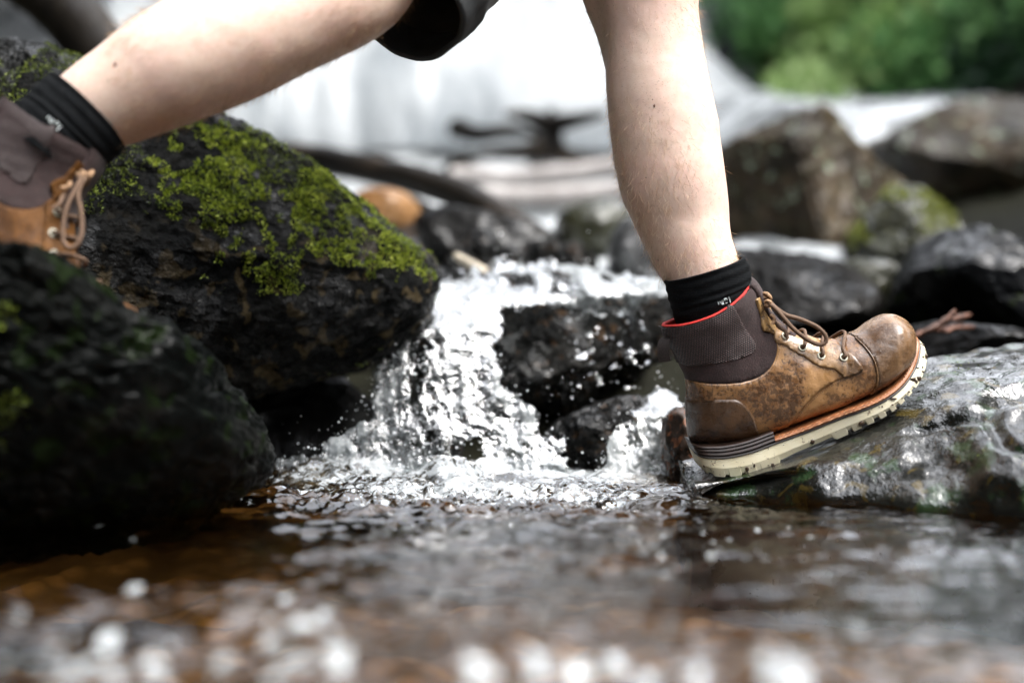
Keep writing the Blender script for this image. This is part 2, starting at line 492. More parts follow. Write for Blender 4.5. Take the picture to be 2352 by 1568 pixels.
xs = axis(-0.75, 0.78, 0.0045, -9, 9, 1.12); ys = axis(0.6, 2.02, 0.0045, -14, 2.5, 1.12)
X, Yg = np.meshgrid(xs, ys); Q = np.stack([X, Yg, 0 * X], -1)
px, _ = pxy(np.stack([X.ravel(), np.maximum(Yg.ravel(), 0.2), 0 * X.ravel()], -1)); px = px.reshape(X.shape)
land = np.exp(-((px - 1080) / 500.0) ** 4) * smooth(1.34, 1.72, Yg)
amp = 0.0042 + 0.0035 * np.exp(-((px - 1050) / 600.0) ** 2) * smooth(0.9, 1.5, Yg) + 0.003 * land
rough_ = 0.42 + 0 * X
for xc, yc_, rx, ry, g in ((-0.21, 0.89, 0.16, 0.10, 2.3), (0.05, 0.78, 0.20, 0.09, 2.2), (-0.02, 1.08, 0.14, 0.22, 0.9), (0.36, 1.2, 0.10, 0.12, 0.6), (-0.1, 1.6, 0.4, 0.22, 0.9), (-0.36, 0.95, 0.07, 0.1, 1.2)):
    rough_ = rough_ + g * np.exp(-((X - xc) / rx) ** 2 - ((Yg - yc_) / ry) ** 2)
amp = amp * np.clip(rough_, 0, 2.6)
Zw = 0.003 * fbm(Q * [0.8, 1.0, 1], 6, 2, 10) + amp * (1.3 * (1 - 0.6 * land) * fbm(Q * [0.75, 1.25, 1], 14, 2, 11) + 0.75 * fbm(Q * [0.8, 1.2, 1], 34, 2, 12) + (0.45 + 0.5 * land) * fbm(Q, 85, 2, 13))
Zw += land * 0.009 * (ridged(Q * [1, 1.3, 1], 13, 3, 15) - 0.62)
for cx, cyy, a, r in ((1030, 1.86, 0.030, 0.035), (700, 1.88, 0.020, 0.06), (880, 1.90, 0.016, 0.04), (1200, 1.88, 0.013, 0.05), (1420, 1.86, 0.012, 0.06), (780, 1.84, 0.014, 0.03)):
    x0 = (cx - 1176) / FOC * cyy
    Zw += a * np.exp(-(((X - x0) / r) ** 2 + ((Yg - cyy) / 0.05) ** 2)) * (1 + 0.5 * fbm(Q, 40, 3, 21))
foam = land * (0.58 + 0.25 * fbm(Q * [0.7, 1.6, 1], 22, 3, 31)) + 0.14 * land * smooth(1.76, 1.9, Yg)
foam = np.clip(foam, 0, 1) * smooth(0.02, 0.22, land)
sky_glint = 0 * X  # painted sky reflections: white blobs put into the foam channel
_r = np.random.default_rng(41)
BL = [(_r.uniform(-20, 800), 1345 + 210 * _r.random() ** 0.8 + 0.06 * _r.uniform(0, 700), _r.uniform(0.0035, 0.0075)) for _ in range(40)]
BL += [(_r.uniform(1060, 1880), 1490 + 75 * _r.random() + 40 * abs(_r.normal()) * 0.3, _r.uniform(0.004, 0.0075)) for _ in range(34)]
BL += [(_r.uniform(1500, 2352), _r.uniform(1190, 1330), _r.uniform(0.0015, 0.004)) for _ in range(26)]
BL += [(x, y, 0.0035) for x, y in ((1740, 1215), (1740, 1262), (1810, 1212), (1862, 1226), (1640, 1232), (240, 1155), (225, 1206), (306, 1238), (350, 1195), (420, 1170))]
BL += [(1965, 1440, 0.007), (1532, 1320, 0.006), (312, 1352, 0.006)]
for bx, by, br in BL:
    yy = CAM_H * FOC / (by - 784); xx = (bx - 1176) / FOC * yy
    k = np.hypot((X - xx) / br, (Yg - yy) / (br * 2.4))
    sky_glint = np.maximum(sky_glint, np.exp(-k ** 4))
foam = np.maximum(foam, sky_glint * 0.95)
pool = link('water', make_mesh('water', np.stack([X, Yg, Zw], -1).reshape(-1, 3), grid_faces(*X.shape), water_mat('brown_stream_water'), True, {'foam': foam}))  # 'foam' holds the real foam and the painted sky glints
pool['kind'] = 'structure'

# ---- white water sloping up from the cascade to the foot of the fall
def foam_mat(name, dark=(0.30, 0.34, 0.35), scale=(5, 5, 1.2), lo=0.3, hi=0.62, white=(0.86, 0.885, 0.895)):
    m, nt, out = new_mat(name); N = NT(nt)
    f = N.noise(1.0, 5, 0.6, co=N.mapping(scale), dist=0.5)
    c = N.mix(N.frange(f, lo, hi), dark, white)
    N.principled(out, c, 0.45, N.bump(N.noise(30, 4, 0.6), 0.4, 0.02))
    return m
xs = np.linspace(-2.6, 2.6, 170); ys = np.linspace(2.42, 8.6, 190)
X, Yg = np.meshgrid(xs, ys); Q = np.stack([X, Yg, 0 * X], -1)
Zs = np.interp(Yg, [2.42, 3.0, 4.0, 7.0, 9.0], [0.235, 0.30, 0.50, 0.98, 1.45]) + 0.05 * fbm(Q, 3, 4, 41) + 0.02 * fbm(Q, 14, 2, 44)
Zs = Zs + 0.34 * smooth(0.75, 1.25, X) * smooth(4.3, 5.4, Yg)
us = link('upstream_water', make_mesh('upstream_water', np.stack([X, Yg, Zs], -1).reshape(-1, 3), (lambda f, c: f[c])(grid_faces(*X.shape), (lambda q: (q[:, 0] < 0.16 + 1.15 * (q[:, 1] - 2.42)))(np.stack([X.ravel(), Yg.ravel()], -1)[grid_faces(*X.shape)].mean(1))), foam_mat('white_water', (0.03, 0.035, 0.035), (3.0, 5.0, 1), 0.38, 0.60, (0.46, 0.48, 0.49))))
us['kind'] = 'structure'

# ---- rock face the water falls over
xs = np.linspace(-16, 16, 150); zs = np.linspace(-0.5, 5.2, 50)
X, Zc = np.meshgrid(xs, zs); Q = np.stack([X, 0 * X, Zc], -1)
Yc = 10.4 + 0.05 * np.abs(X) - 0.9 * ridged(Q * [1, 1, 1.6], 0.35, 4, 51) + 0.25 * Zc * 0.3 - 1.2 * smooth(2.2, 5.5, -X)
Zc = Zc * (1 - 0.34 * smooth(1.3, 3.2, X))
cl = link('cliff', make_mesh('cliff', np.stack([X, Yc, Zc], -1).reshape(-1, 3), grid_faces(*X.shape), rock_mat('wet_cliff_rock', (0.012, 0.014, 0.015), (0.05, 0.055, 0.06), (0.19, 0.20, 0.21), big=1.2, grain=12, bump=0.8, bump_d=0.05, rough=(0.2, 0.5), wet_scale=2)))
cl['kind'] = 'structure'

# ---- the waterfall
us_ = np.linspace(0, 1, 170); vs_ = np.linspace(0, 1, 120)
U, Vv = np.meshgrid(us_, vs_)
Zf = 5.3 + (1.25 - 5.3) * Vv
xl = np.interp(Zf, [1.2, 2.4, 9], [-3.0, -2.62, -2.2]); xr = np.interp(Zf, [1.2, 1.55, 1.75, 2.0, 2.35, 9], [1.95, 1.68, 1.50, 1.34, 1.20, 1.05])
rag = fbm(np.stack([0 * Zf, 0 * Zf, Zf], -1), 2.6, 4, 66) * 0.16
X = xl + (xr + rag - xl) * U
Q = np.stack([X, 0 * X, Zf], -1)
Yf = 9.15 - 0.9 * smooth(0.55, 1.0, Vv) - 0.35 * np.sin(np.pi * np.clip(U, 0, 1)) + 0.07 * fbm(Q * [1, 1, 0.25], 2.0, 3, 61) + 0.03 * fbm(Q * [1, 1, 0.4], 7, 3, 64)
edge = np.minimum(U, 1 - U); Yf = Yf + 0.5 * (1 - smooth(0, 0.05, edge))
wf = link('waterfall', make_mesh('waterfall', np.stack([X, Yf, Zf], -1).reshape(-1, 3), grid_faces(*X.shape), foam_mat('falling_water', (0.19, 0.21, 0.22), (2.2, 2.2, 0.30), 0.34, 0.66, (0.37, 0.385, 0.39))))
thing(wf, 'tall white waterfall pouring down the rock face behind the legs', 'waterfall')

# ---- trees beside the fall (things) and unseen woods added around to cut the sky light (stuff)
M_BARK = simple_mat('bark', (0.035, 0.026, 0.018), 0.8, 0.5, 18, 0.6, 0.02)
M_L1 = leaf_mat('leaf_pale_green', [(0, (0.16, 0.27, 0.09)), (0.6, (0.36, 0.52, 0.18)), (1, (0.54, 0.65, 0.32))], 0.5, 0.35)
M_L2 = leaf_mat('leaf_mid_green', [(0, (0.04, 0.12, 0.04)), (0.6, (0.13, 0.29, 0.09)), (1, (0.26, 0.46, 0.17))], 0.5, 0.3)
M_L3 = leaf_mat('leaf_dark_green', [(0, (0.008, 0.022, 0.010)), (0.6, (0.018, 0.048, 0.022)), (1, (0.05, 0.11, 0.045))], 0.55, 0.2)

def tree(px, py, Y, zb, R, mat, nleaf, seed, label, lean=0.0, leaf=0.10):
    rng = np.random.default_rng(seed)
    c = np.array(W(px, py, Y))
    root = np.array([c[0] + lean, Y + 0.1, zb])
    e = empty('tree', root)
    thing(e, label, 'tree', 'trees on the bank beside the waterfall')
    mb = MB()
    path = catmull([root, root * 0.6 + c * 0.4 + [0.05, 0, 0], c + [0, 0, 0.35 * R]], 9)
    mb.tube(path - root, np.linspace(0.085, 0.03, 9) * (R / 0.8), 8)
    cents = []
    for k in range(13):
        d = rng.normal(size=3); d /= np.linalg.norm(d)
        q = c + d * R * rng.uniform(0.45, 0.85) * np.array([1, 0.8, 0.85])
        cents.append(q)
        st = path[rng.integers(4, 8)]
        mb.tube(catmull([st, (st + q) / 2 + [0, 0, 0.08], q], 5) - root, np.linspace(0.028, 0.008, 5) * (R / 0.8), 5)
    link('trunk', mb.mesh('trunk', M_BARK), e)
    cents = np.array(cents)
    k = rng.integers(0, len(cents), nleaf)
    rr = R * rng.uniform(0.22, 0.55, len(cents))[k]
    d = rng.normal(size=(nleaf, 3)); d /= np.linalg.norm(d, axis=1)[:, None]
    P = cents[k] + d * (rr * rng.uniform(0.35, 1.05, nleaf))[:, None]
    nr = d + [0, -0.1, 0.6]; nr /= np.linalg.norm(nr, axis=1)[:, None]
    V, F, t = leafy(P, nr, leaf, rng, 0.9, 0.15, 0.6)
    t = np.clip(t * 0.6 + np.repeat(rng.random(len(cents))[k], 4) * 0.45, 0, 1)
    cr = link('crown', make_mesh('crown', V - root, F, mat, False, {'tint': t}), e)
    return e

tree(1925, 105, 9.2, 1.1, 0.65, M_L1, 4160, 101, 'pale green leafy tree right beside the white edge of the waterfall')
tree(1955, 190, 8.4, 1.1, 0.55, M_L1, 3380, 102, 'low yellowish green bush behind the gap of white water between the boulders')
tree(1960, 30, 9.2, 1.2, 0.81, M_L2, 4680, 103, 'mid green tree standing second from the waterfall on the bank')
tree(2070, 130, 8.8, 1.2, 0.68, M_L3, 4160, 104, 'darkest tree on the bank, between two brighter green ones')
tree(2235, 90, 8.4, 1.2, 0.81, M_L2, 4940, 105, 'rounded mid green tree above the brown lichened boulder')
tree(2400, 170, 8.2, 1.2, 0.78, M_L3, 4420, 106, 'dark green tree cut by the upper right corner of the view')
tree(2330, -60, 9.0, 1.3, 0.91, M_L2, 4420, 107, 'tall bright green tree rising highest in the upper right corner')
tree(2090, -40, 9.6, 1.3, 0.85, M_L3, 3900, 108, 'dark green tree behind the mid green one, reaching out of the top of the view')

rng = np.random.default_rng(5)
nF = 90000
ang = rng.uniform(0, 2 * np.pi, nF); rad = 4.5 + 20 * rng.random(nF) ** 1.6
fx = rad * np.sin(ang); fy = rad * np.cos(ang)
keep = ((np.abs(fx) > 4.3) & (fy > -6) & (fy < 12)) | (fy < -4.5) | (fy > 12)
fx, fy = fx[keep], fy[keep]
gz_ = bed_z(fx, fy)
top = 7.5 + 3.0 * fbm(np.stack([fx, fy, 0 * fx], -1), 0.25, 2, 77)
dsun = np.degrees(np.arccos(np.clip((fx * math.sin(SUN_AZ) + fy * math.cos(SUN_AZ)) / np.hypot(fx, fy), -1, 1)))
top = top * (0.40 + 0.60 * smooth(45, 80, dsun)) * np.where(fy < -4, 0.7, 1.0)  # leaf heights shaped for the light: lower towards the sun and behind the camera
fz = gz_ + rng.random(len(fx)) ** 0.8 * top
fz = np.where(fy > 12, np.where(fx > 1, 2.4, 3.6) + rng.random(len(fx)) * 1.5, fz)
P = np.stack([fx, fy, fz], -1); nr = rng.normal(size=P.shape) * 0.5 + [0, 0, 0.8]; nr /= np.linalg.norm(nr, axis=1)[:, None]
V, F, t = leafy(P, nr, 0.62, rng, 0.8, 0.2, 0.8)
fo = link('unseen_forest', make_mesh('unseen_forest', V, F, M_L3, False, {'tint': t * 0.7}))
fo['kind'] = 'stuff'

# ================================================================== ROCKS
# mossy boulder in the middle
mossy, mV, mF = rock('mossy_boulder',
    [(-260, 80), (-60, 70), (20, 88), (95, 98), (190, 130), (330, 185), (500, 236), (600, 300), (700, 352), (765, 410), (850, 475), (905, 530), (980, 580), (1008, 640),
     (985, 740), (900, 815), (850, 850), (750, 885), (620, 905), (450, 960), (150, 1000), (-250, 900)],
    2.02, 0.27, 0.30, M_MOSSROCK, 'large wet black boulder with bright green moss on its upper right, under the rear leg', sub=7, n=2.3, tz=0.28, tx=0.10,
    nplanes=4, cut=0.8, planes=[((0.30, -0.85, 0.42), 0.66), ((-0.45, -0.8, 0.35), 0.70), ((0.25, -0.85, -0.45), 0.72)], amp=0.065, fine=0.0085, seed=4, crack=0.012, soft=0.8)
MP = [(560, 480), (620, 350), (720, 380), (800, 420), (880, 520), (985, 590), (940, 640), (800, 650), (700, 640), (600, 640), (540, 560)]
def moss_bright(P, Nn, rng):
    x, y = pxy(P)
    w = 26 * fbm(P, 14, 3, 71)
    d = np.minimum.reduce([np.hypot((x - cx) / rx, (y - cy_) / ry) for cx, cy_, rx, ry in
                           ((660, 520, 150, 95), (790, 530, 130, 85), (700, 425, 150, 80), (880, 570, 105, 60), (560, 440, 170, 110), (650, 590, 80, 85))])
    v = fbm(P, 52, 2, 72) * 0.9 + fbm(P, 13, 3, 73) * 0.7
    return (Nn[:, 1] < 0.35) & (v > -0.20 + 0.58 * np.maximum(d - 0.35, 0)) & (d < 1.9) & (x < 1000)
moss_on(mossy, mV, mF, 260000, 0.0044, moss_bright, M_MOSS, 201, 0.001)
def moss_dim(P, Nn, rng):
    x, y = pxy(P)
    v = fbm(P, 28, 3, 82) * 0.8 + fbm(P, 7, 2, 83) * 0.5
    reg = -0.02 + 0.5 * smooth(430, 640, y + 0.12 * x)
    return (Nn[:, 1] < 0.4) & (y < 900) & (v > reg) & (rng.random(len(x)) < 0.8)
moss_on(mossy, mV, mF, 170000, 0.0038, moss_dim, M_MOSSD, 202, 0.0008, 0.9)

# dark out of focus boulder in front, left
fore, fV, fF = rock('dark_boulder',
    [(-420, 560), (-120, 560), (0, 588), (85, 582), (165, 590), (215, 632), (290, 692), (400, 770), (482, 802), (520, 880), (580, 930), (604, 985), (590, 1060), (545, 1125),
     (470, 1210), (250, 1290), (-100, 1330), (-420, 1290)],
    1.395, 0.12, 0.13, M_FORE, 'dark out of focus boulder in front of the rear boot, lower left corner', sub=7, n=2.4, tx=0.42, tz=-0.76, nplanes=4, cut=0.8, amp=0.07, fine=0.009, seed=11, crack=0.012, soft=0.75)
def moss_fore(P, Nn, rng):
    x, y = pxy(P)
    v = fbm(P, 24, 3, 92) + fbm(P, 8, 2, 93) * 0.6
    return (Nn[:, 1] < 0.3) & (y > 690) & (y < 1030) & (v > 0.42)
moss_on(fore, fV, fF, 60000, 0.0046, moss_fore, M_MOSSD, 203, 0.0006)

# dark rock filling the hollow under the mossy boulder
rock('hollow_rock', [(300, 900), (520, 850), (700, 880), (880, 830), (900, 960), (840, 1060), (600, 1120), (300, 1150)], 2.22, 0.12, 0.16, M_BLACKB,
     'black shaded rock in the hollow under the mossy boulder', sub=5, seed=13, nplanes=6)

# slab under the front boot: a loft whose top slopes towards the viewer
def slab():
    nx, nv = 330, 240
    xr0 = (1583 - 1176) / FOC * 1.69
    xs = np.concatenate([np.linspace(xr0, 0.75, 270), np.linspace(0.76, 1.5, nx - 270)])
    V = np.zeros((nx, nv, 3))
    for i, x in enumerate(xs):
        e = x - xr0
        yf = np.interp(x, [xr0, 0.24, 0.34, 0.50, 0.72, 1.5], [1.648, 1.636, 1.585, 1.475, 1.36, 1.25]) + 0.010 * math.sin(x * 31) + 0.006 * math.sin(x * 67 + 1)
        yb = np.interp(x, [xr0, 0.26, 0.5, 1.5], [1.80, 1.92, 2.02, 2.15])
        zl = np.interp(x, [xr0, 0.25, 0.33, 0.40, 0.50, 0.62, 0.8, 1.5], [0.012, 0.016, 0.030, 0.038, 0.044, 0.048, 0.05, 0.10])     # front lip
        zt = np.interp(x, [xr0, 0.235, 0.30, 0.351, 0.388, 0.426, 0.455, 0.50, 0.55, 0.62, 0.8, 1.5], [0.012, 0.021, 0.039, 0.055, 0.071, 0.089, 0.106, 0.126, 0.136, 0.142, 0.16, 0.22])   # height at y = 1.7
        zb = zt + 0.018
        prof = [(yf + 0.05, -0.16), (yf + 0.015, -0.03), (yf, 0.0), (yf + 0.008, zl * 0.55), (yf + 0.026, zl), (yf + 0.5 * (1.64 - yf), zl + 0.42 * (zt - zl)), (1.65, zt - 0.006), (1.74, zt + 0.004), (0.5 * (1.72 + yb), zb), (yb - 0.03, zb - 0.006), (yb + 0.02, zb * 0.4), (yb + 0.04, -0.16)]
        pc = catmull(prof, 600)
        L = np.concatenate([[0], np.cumsum(np.linalg.norm(np.diff(pc, axis=0), axis=1))])
        t = np.linspace(0, L[-1], nv)
        V[i, :, 0] = x; V[i, :, 1] = np.interp(t, L, pc[:, 0]); V[i, :, 2] = np.interp(t, L, pc[:, 1])
    Q = V.copy()
    gx = np.gradient(V, axis=0); gv = np.gradient(V, axis=1)
    Nn = np.cross(gv, gx); Nn /= np.linalg.norm(Nn, axis=2)[..., None] + 1e-9
    if Nn[100, 120, 2] < 0: Nn = -Nn
    x_, y_ = V[..., 0], V[..., 1]
    calm = 1 - 0.85 * np.exp(-((y_ - 1.69) / 0.09) ** 4) * smooth(0.2, 0.24, x_) * (1 - smooth(0.44, 0.5, x_))
    d = 0.018 * fbm(Q, 9, 3, 301) + 0.012 * (ridged(Q * [0.8, 1.3, 1.2], 13, 2, 304) - 0.6) + 0.0016 * (ridged(Q * [0.5, 1.3, 1.2] + 0.02 * fbm(Q, 12, 2, 9)[..., None], 48, 2, 307) - 0.6)
    d -= 0.012 * smooth(0.86, 1.0, ridged(Q * [0.7, 1.4, 1], 7, 1, 311)) * smooth(0.4, 0.5, x_)
    V = V + Nn * (d * calm)[..., None]
    # left end: close with a cap running in
    c = V[0].mean(0)
    rings = [c + (V[0] - c) * s + np.array([0.012 * (s - 1) * -1.0, 0, 0]) for s in (0.0, 0.35, 0.7, 0.9)]
    V = np.concatenate([np.array(rings), V], 0)
    base = np.array([0.6, 1.7, -0.16])
    Fq = grid_faces(V.shape[0], nv)
    o = link('flat_boulder', make_mesh('flat_boulder', V.reshape(-1, 3) - base, Fq, M_SLAB), loc=base)
    thing(o, 'broad wet slab of rock under the front boot, shining white on top', 'boulder')
    T = np.concatenate([Fq[:, [0, 1, 2]], Fq[:, [0, 2, 3]]])
    return o, V.reshape(-1, 3), T
slab_o, sV, sF = slab()
def moss_slab(P, Nn, rng):
    x, y = pxy(P)
    v = fbm(P, 50, 3, 96)
    e = np.hypot((x - 2205) / 42, (y - 845) / 22)
    e2 = np.hypot((x - 2270) / 60, (y - 1075) / 40)
    return ((e + 0.9 * v < 0.9) | (e2 + 1.2 * v < 0.6)) & (np.abs(Nn[:, 2]) + np.abs(Nn[:, 1]) > 0.2)
moss_on(slab_o, sV, sF, 60000, 0.0032, moss_slab, M_MOSSD, 204, 0.0004)

# rocks in and behind the cascade
rock('cascade_boulder', [(1000, 660), (1100, 625), (1250, 618), (1420, 640), (1470, 690), (1500, 800), (1490, 900), (1400, 935), (1290, 940), (1180, 910), (1100, 1000), (900, 1080), (860, 900), (930, 780)],
     2.30, 0.15, 0.22, M_CASC, 'black wet boulder in the middle of the cascade with water running over it', sub=7, n=2.5, seed=21, nplanes=5, tz=0.35, amp=0.06, fine=0.006)
rock('low_boulder', [(1262, 1060), (1240, 1010), (1290, 960), (1400, 915), (1480, 905), (1500, 950), (1440, 1010), (1390, 1055), (1320, 1110)], 2.02, 0.06, 0.1, M_CASC,
     'smooth black rock tucked beneath the cascade boulder on its right', sub=6, seed=22, nplanes=3, amp=0.02)
rock('small_boulder', [(1528, 960), (1560, 930), (1592, 960), (1600, 1060), (1590, 1130), (1545, 1120), (1522, 1040)], 1.86, 0.05, 0.08, rock_mat('rusty_wet_rock', (0.012, 0.01, 0.009), (0.06, 0.04, 0.03), (0.16, 0.12, 0.1), big=20, grain=150, patch=(0.15, 0.06, 0.03), rough=(0.2, 0.4), coat=0.7),
     'small rusty wet stone beside the heel of the front boot', sub=5, seed=23, nplanes=4)
rock('small_boulder', [(985, 1000), (1040, 985), (1065, 1020), (1050, 1065), (1000, 1070), (975, 1040)], 1.99, 0.05, 0.05, M_CASC,
     'small dark stone poking through the foam at the foot of the cascade', sub=5, seed=24, nplanes=4)
rock('wet_boulder', [(1372, 690), (1400, 640), (1480, 628), (1560, 660), (1600, 760), (1640, 860), (1620, 960), (1500, 960), (1440, 860), (1420, 760)], 2.45, 0.1, 0.15, M_CASC,
     'wet grey boulder behind the heel of the front boot, splashed white', sub=6, seed=25, nplanes=5)

# big boulders on the right
rock('big_boulder', [(1600, 380), (1660, 335), (1760, 300), (1830, 275), (1865, 262), (1925, 330), (1990, 400), (2060, 430), (2075, 520), (2020, 590), (1900, 610), (1740, 600), (1600, 640)],
     3.9, 0.5, 0.4, M_BROWN, 'big brown boulder with pale green lichen right behind the front shin', sub=6, n=3.0, seed=31, nplanes=2,
     planes=[((0.52, -0.80, 0.30), 0.55), ((-0.80, -0.60, -0.05), 0.50)], amp=0.05, fine=0.01)
rock('big_boulder', [(1960, 345), (2080, 290), (2130, 250), (2220, 240), (2290, 250), (2420, 300), (2560, 330), (2560, 560), (2300, 570), (2120, 480), (2020, 420)],
     4.6, 0.5, 0.6, M_BROWN, 'rounded brown boulder below the trees at the right edge', sub=6, seed=32, nplanes=6, amp=0.07, fine=0.012)
ys_, yV, yF = rock('mossy_slab', [(1955, 590), (1965, 530), (2040, 440), (2085, 415), (2140, 425), (2195, 500), (2200, 560), (2120, 620), (2050, 650)],
     3.3, 0.22, 0.25, M_OLIVE, 'wet slab with a yellow green moss patch below the two brown boulders', sub=6, seed=33, nplanes=3, planes=[((0.1, -0.5, 0.85), 0.5)], fine=0.008)
moss_on(ys_, yV, yF, 26000, 0.007, lambda P, Nn, rng: (lambda x, y: (Nn[:, 1] < 0.4) & ((np.hypot((x - 2150) / 48, (y - 490) / 70) + 1.1 * fbm(P, 14, 3, 7) < 0.85) | (np.hypot((x - 2055) / 30, (y - 445) / 30) + fbm(P, 14, 3, 8) < 0.7) | (np.hypot((x - 1975) / 40, (y - 540) / 30) + fbm(P, 14, 3, 9) < 0.6)))(*pxy(P)), M_MOSSY, 205, 0.0)
rock('slate_boulder', [(2070, 740), (2085, 640), (2130, 560), (2190, 518), (2260, 520), (2370, 580), (2520, 640), (2560, 760), (2480, 850), (2180, 840)],
     2.7, 0.22, 0.25, M_SHARP, 'angular black slate boulder at the right edge above the slab', sub=6, n=3.2, seed=34, nplanes=9, cut=0.6, amp=0.04, fine=0.006)
rock('long_boulder', [(1560, 600), (1700, 570), (1800, 580), (1900, 590), (1975, 640), (2010, 720), (1960, 770), (1800, 790), (1560, 780)],
     2.9, 0.25, 0.25, M_BLACKB, 'long black boulder with a white wet top behind the collar of the front boot', sub=6, n=3, seed=35, nplanes=3, planes=[((0.15, -0.45, 0.88), 0.62)], fine=0.008)
rock('olive_boulder', [(1880, 640), (1960, 590), (2040, 600), (2070, 650), (2060, 740), (1980, 770), (1900, 740)],
     3.0, 0.15, 0.2, M_OLIVE, 'small olive stone between the long black boulder and the slate boulder', sub=5, seed=36, nplanes=5, fine=0.006)
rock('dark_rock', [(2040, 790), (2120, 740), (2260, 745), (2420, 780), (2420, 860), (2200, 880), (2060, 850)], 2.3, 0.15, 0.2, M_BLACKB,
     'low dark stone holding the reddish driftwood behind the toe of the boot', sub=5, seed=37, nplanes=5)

# stones of the upper stream between the legs
rock('tan_boulder', [(820, 445), (870, 432), (930, 440), (968, 480), (965, 540), (900, 560), (830, 560), (790, 500)], 3.3, 0.12, 0.2, M_TANB,
     'rounded orange tan boulder just behind the mossy boulder', sub=5, seed=41, nplanes=3, amp=0.03)
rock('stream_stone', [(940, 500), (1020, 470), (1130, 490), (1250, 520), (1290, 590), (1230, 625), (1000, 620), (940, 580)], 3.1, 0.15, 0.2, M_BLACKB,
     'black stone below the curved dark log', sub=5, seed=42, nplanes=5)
rock('stream_stone', [(1270, 500), (1320, 465), (1400, 455), (1460, 480), (1470, 560), (1400, 600), (1290, 590)], 3.5, 0.15, 0.2, M_OLIVE,
     'olive mossy stone just left of the front shin', sub=5, seed=43, nplanes=5)
rock('stream_stone', [(1395, 560), (1430, 500), (1500, 480), (1560, 540), (1560, 640), (1470, 660), (1400, 620)], 3.0, 0.12, 0.2, rock_mat('pale_wet_rock', (0.03, 0.03, 0.03), (0.12, 0.12, 0.12), (0.40, 0.41, 0.41), big=9, rough=(0.2, 0.4), coat=0.8),
     'pale wet stone with a white shine against the back of the front calf', sub=5, seed=44, nplanes=5)
rr = np.random.default_rng(9)
STN = [('dark wet pebble under the fallen stick', 1060, 600, 26), ('dark wet stone with a bright glint under the curved log', 1110, 565, 36), ('small dark stone right of the glinting one', 1175, 590, 30),
       ('wet stone catching a round white glint', 1240, 575, 34), ('last dark stone of the row beside the front calf', 1320, 600, 42)]
for k, (lab, cx, cy_, r) in enumerate(STN):
    a = np.linspace(0, 2 * np.pi, 9, endpoint=False)
    pl = [(cx + r * 1.4 * math.cos(t) * rr.uniform(0.8, 1.15), cy_ + r * math.sin(t) * rr.uniform(0.8, 1.15)) for t in a]
    rock('stream_stone', pl, 2.75 + 0.06 * k, 0.05, 0.06, M_CASC, lab, sub=4, seed=60 + k, nplanes=4, group='small stones at the head of the cascade')

for cx, cy_, rx, ry, Y_, lab in ((1052, 388, 34, 24, 5.3, 'dark rock in the white water left of the uprooted stump'), (1398, 372, 44, 20, 5.4, 'flat dark rock in the white water right of the uprooted stump'), (700, 372, 60, 26, 5.6, 'grey rock at the foot of the waterfall behind the mossy boulder')):
    pl = [(cx + rx * math.cos(t) * rr.uniform(0.8, 1.2), cy_ + ry * math.sin(t) * rr.uniform(0.8, 1.2)) for t in np.linspace(0, 2 * np.pi, 9, endpoint=False)]
    rock('stream_stone', pl, Y_, 0.1, 0.12, M_BLACKB, lab, sub=4, seed=int(cx), nplanes=4)
# ---- driftwood
M_LOGD = rock_mat('dark_wet_log', (0.004, 0.0035, 0.003), (0.014, 0.011, 0.008), (0.09, 0.062, 0.04), big=3, grain=40, rough=(0.4, 0.6), bump=0.5, spec=0.08, coat=0.15)
M_LOGP = rock_mat('bleached_wet_log', (0.20, 0.18, 0.17), (0.42, 0.39, 0.37), (0.62, 0.59, 0.57), big=4, grain=40, rough=(0.15, 0.4), bump=0.4)
def log(pts, Y0, Y1, r0, r1, mat, label, cat='log', name='log', n=26, seg=14, seed=0, rough=0.12):
    P = catmull([np.array(W(x, y, Y0 + (Y1 - Y0) * k / (len(pts) - 1))) for k, (x, y) in enumerate(pts)], n)
    R = np.linspace(r0, r1, n) * (1 + 0.06 * fbm(P * 1.0, 6, 2, seed))
    V, F = tube_arrays(P, R, seg)
    c = np.repeat(P, seg, 0); dirv = V - c
    V = c + dirv * (1 + rough * fbm(V, 9, 4, seed + 3))[:, None]
    base = V.mean(0); base[2] = V[:, 2].min()
    o = link(name, make_mesh(name, V - base, F, mat), loc=base)
    thing(o, label, cat)
    return o
log([(640, 360), (760, 372), (900, 400), (1040, 440), (1150, 500), (1260, 570)], 4.2, 3.4, 0.045, 0.040, M_LOGD, 'long curved dark log crossing the white water between the legs', seed=1)
log([(760, 470), (900, 452), (1000, 490), (1090, 540), (1150, 590)], 3.6, 3.2, 0.012, 0.02, M_LOGD, 'thin dark branch bending below the curved log', cat='branch', name='branch', seed=2)
log([(1040, 405), (1180, 410), (1300, 402), (1430, 385), (1520, 400)], 5.0, 4.8, 0.035, 0.04, M_LOGP, 'upper of two bleached wet logs behind the front calf', seed=3)
log([(1080, 448), (1200, 455), (1320, 452), (1440, 440), (1540, 450)], 4.4, 4.3, 0.034, 0.036, M_LOGP, 'lower of two bleached wet logs behind the front calf', seed=4)
log([(60, -60), (150, 20), (235, 130), (300, 230)], 3.3, 3.1, 0.075, 0.065, M_LOGD, 'thick dark trunk leaning down from the upper left corner', cat='log', seed=5)
log([(1048, 588), (1090, 612), (1135, 640)], 2.55, 2.42, 0.007, 0.011, simple_mat('pale_stick', (0.42, 0.36, 0.27), 0.5, 0.3, 30), 'short pale stick poking out at the head of the cascade', cat='stick', name='stick', seed=6, n=10, seg=8)
dw = W(2150, 770, 2.15); mb = MB()
M_RED_WOOD = simple_mat('red_driftwood', (0.095, 0.036, 0.018), 0.6, 0.7, 90, 1.0, 0.004)
